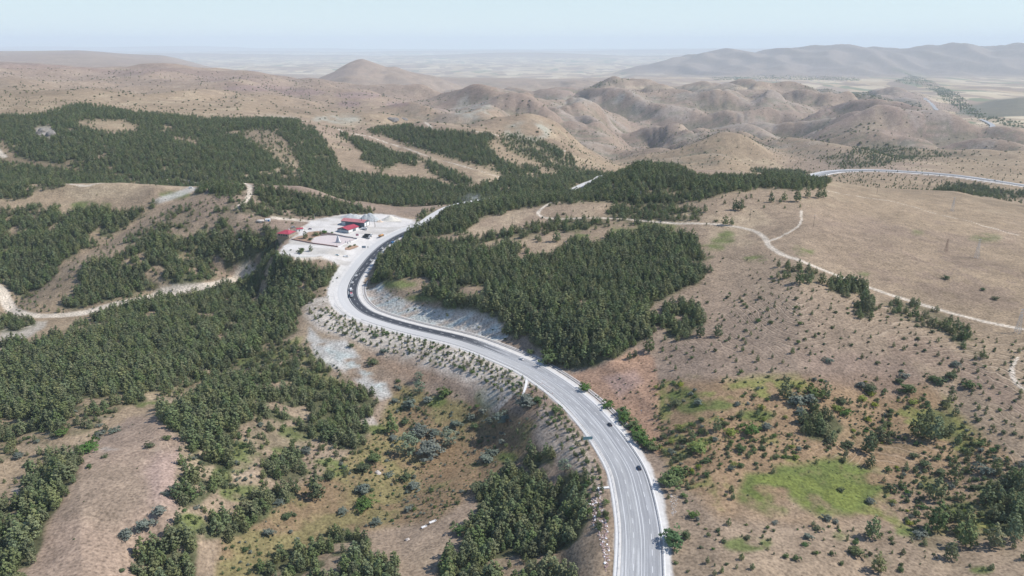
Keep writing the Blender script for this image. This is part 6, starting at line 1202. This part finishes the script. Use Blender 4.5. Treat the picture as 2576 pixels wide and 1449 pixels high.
def rubble(poly, n, s0, s1, label, mm):
    xs = [p[0] for p in poly]; ys = [p[1] for p in poly]; mb = MB(); c0 = spot(sum(xs) / len(xs), sum(ys) / len(ys)); cnt = 0
    while cnt < n:
        px, py = rng.uniform(min(xs), max(xs)), rng.uniform(min(ys), max(ys))
        if pmask(poly, np.array([px]), np.array([py]))[0] < .5: continue
        A = hit(px, py); s_ = s0 + (s1 - s0) * rng.beta(1, 3); me_ = rocks[cnt % 5]; a = rng.uniform(0, 6.28); ca_, sa_ = math.cos(a) * s_, math.sin(a) * s_; o3 = A - c0
        mb.add([(v.co.x * ca_ - v.co.y * sa_ + o3[0], v.co.x * sa_ + v.co.y * ca_ + o3[1], v.co.z * s_ + o3[2] + s_ * .15) for v in me_.vertices], [tuple(p.vertices) for p in me_.polygons]); cnt += 1
    o = mb.build('rubble', mm); o.location = c0; tag(o, label, kind='stuff')
rubble([(1480, 1262), (1500, 1240), (1512, 1235), (1530, 1330), (1535, 1400), (1525, 1445), (1518, 1400), (1500, 1330), (1470, 1290)], 520, .22, .95, 'rubble of reddish rocks on the slope left of the highway', m_rub)
rubble([(1355, 955), (1375, 950), (1392, 990), (1370, 1015)], 90, .3, .8, 'scattered grey rocks below the white concrete chute', m_rub)
rubble([(1685, 1240), (1705, 1250), (1700, 1295), (1690, 1300)], 80, .2, .6, 'grey rubble on the right verge', m_rock)
for k_, (px, py, wpx, sz, lab) in enumerate([(950.8, 1189, 17, .8, 'pale round boulder on the ochre meadow beside the gully'), (104, 338, 26, 1.2, 'big pale rock outcrop in the far left wood, left one'), (128, 340, 22, 1.0, 'big pale rock outcrop in the far left wood, right one'), (985, 301, 30, .6, 'dark rock outcrop on the far plateau left of the middle'),
    (1018, 300, 18, .7, 'smaller dark rock outcrop on the far plateau'), (605, 662 - 60, 12, .7, 'small rock outcrop among the pines left of the yard'), (655, 556, 22, .5, 'pale rock outcrop beside the tiny white hut'), (1025, 1358, 12, .8, 'pale boulder on the grey bare patch at the bottom centre')]):
    A = spot(px, py); d = math.sqrt(A[0] ** 2 + A[1] ** 2 + (H - A[2]) ** 2); s_ = wpx / 2 / FD * d; me_ = rock_mesh(40 + k_, 3); me_.materials.append(m_rock if 'dark' not in lab and 'far left' not in lab else M_('dark_rock', (.22, .20, .18), rough=.95, var=.3, scale=.3)); o = link(bpy.data.objects.new('rock', me_)); o.location = A; o.scale = (s_, s_ * .8, s_ * sz); o.rotation_euler = (0, 0, k_); tag(o, lab, 'rock')
def trough(px, py, L, rz, lab):
    A = spot(px, py); r = empty('water_trough', A, rz, lab, 'trough'); mb = MB()
    mb.box((0, 0, .25), (L, 1.2, .12))
    for s_ in (-1, 1): mb.box((0, s_ * .6, .5), (L, .14, .6)); mb.box((s_ * L / 2, 0, .5), (.14, 1.06, .6))
    mb.build('basin', m_white, r)
    for s_ in (-1, 1): mb = MB(); mb.box((s_ * L * .35, 0, .05), (.4, 1.1, .3)); mb.build('foot', m_gw, r)
trough(1088.6, 1314, 4.2, .6, 'larger white trough on the grey bare patch at the bottom centre'); trough(1067, 1327, 3.2, .6, 'smaller white trough on the grey bare patch, nearer the bottom edge')
# concrete chute and culvert on the bank
Q = np.array([hit(*p) for p in [(1328, 948), (1325, 957), (1323, 970), (1319, 985), (1315, 1005)]]); Qc, _ = catmull(Q, 2.0); Nq = normals(Qc); Qc[:, 2] = ground(Qc[:, 0], Qc[:, 1]); strip('chute', Qc, Nq, [-.9, .9], .15, [curbpale])
A = spot(1520, 1229); mb = MB(); mb.box((0, 0, .3), (5.5, 1.6, .8)); mb.box((-3.0, 0, .1), (1.2, 2.2, 1.0)); o = mb.build('culvert', curbpale); o.location = A; o.rotation_euler = (0, 0, .15); tag(o, 'white concrete culvert head at the left edge of the highway', 'culvert')
# village far down in the valley
mb = MB(); mb.box((0, 0, 3), (11, 9, 6)); mb.add([(-6, -5, 6), (6, -5, 6), (6, 5, 6), (-6, 5, 6), (-6, 0, 8.6), (6, 0, 8.6)], [(0, 1, 5, 4), (2, 3, 4, 5), (1, 2, 5), (3, 0, 4)], 1); h0 = mb.build('village_house', [m_white, M_('village_tiles', (.40, .22, .16))]); COL.objects.unlink(h0)
k_ = 0
while k_ < 110:
    px = rng.uniform(1900, 2165); py = rng.uniform(188, 205) - abs(px - 2040) * .02 + 2; A = hit(px, py, 6500)
    if A[1] < 6500 or A[1] > 16000: py = 203; A = hit(px, rng.uniform(196, 205), 7000)
    if A[1] > 18000: k_ += 1; continue
    o = h0.copy(); COL.objects.link(o); o.location = A; o.rotation_euler = (0, 0, rng.uniform(0, 3)); s_ = rng.uniform(.8, 1.5); o.scale = (s_, s_, s_); tag(o, 'pale house in the distant village under the right-hand hills', 'house', 'houses of the distant village'); k_ += 1
# valley highway
for zz_, pts in ((-212, [(2324, 260), (2338, 267), (2350, 274), (2364, 281)]), (-194, [(2466, 302), (2480, 309), (2493, 319), (2495, 327), (2480, 335), (2450, 339), (2416, 342), (2377, 346)])):
    Q = np.array([at(px, py, zz_) for px, py in pts]); Qc, _ = catmull(Q, 15.0); Qc = relax(Qc, 4); Nq = normals(Qc); Qc[:, 2] = ground(Qc[:, 0], Qc[:, 1]); strip('road', Qc, Nq, [-12, 12], 3.0, [RM_L])

# ------------------------------------------------------------------ the air
def make_haze():
    mb = MB(); zb, zt = float(Z.min()) - 4, 700.0
    y1 = 74000.0; y0 = -500.0; xx = 118000.0
    mb.box((0, (y0 + y1) / 2, (zb + zt) / 2), (2 * xx, y1 - y0, zt - zb))
    m = bpy.data.materials.new('haze'); m.use_nodes = True; t = m.node_tree; t.nodes.remove(t.nodes['Principled BSDF'])
    v = t.nodes.new('ShaderNodeVolumePrincipled'); v.inputs['Color'].default_value = HAZE_C; v.inputs['Density'].default_value = HAZE_D
    v.inputs['Anisotropy'].default_value = 0.0; t.links.new(v.outputs[0], t.nodes['Material Output'].inputs['Volume'])
    tag(mb.build('haze', m), kind='stuff')
HAZE_C = (0.80, 0.915, 1.0, 1); HAZE_D = 4.0e-5
make_haze()

# thin smoke rising from the wooded valley behind the yard
def make_smoke():
    import bmesh
    bm = bmesh.new(); bmesh.ops.create_icosphere(bm, subdivisions=3, radius=1.0); me_ = bpy.data.meshes.new('smoke'); bm.to_mesh(me_); bm.free()
    m = bpy.data.materials.new('smoke'); m.use_nodes = True; N = NT(m); t = m.node_tree; t.nodes.remove(t.nodes['Principled BSDF']); tc = N.n('ShaderNodeTexCoord').outputs['Object']
    ln = N.n('ShaderNodeVectorMath', {0: tc}, operation='LENGTH').outputs['Value']; d = N.math('MULTIPLY', N.rng(ln, .25, 1.0, 1.0, 0.0), N.rng(N.noise(tc, 2.2, 4), .38, .68, 0.0, 1.0))
    v = N.n('ShaderNodeVolumePrincipled', {'Color': (.95, .96, .98, 1), 'Density': N.math('MULTIPLY', d, 0.035)}); t.links.new(v.outputs[0], t.nodes['Material Output'].inputs['Volume']); me_.materials.append(m)
    A = atY(1192, 508, 1085); o = link(bpy.data.objects.new('smoke', me_)); o.location = A; o.scale = (22, 26, 15); tag(o, 'thin pale smoke rising from the wooded valley behind the yard', kind='stuff')
make_smoke()
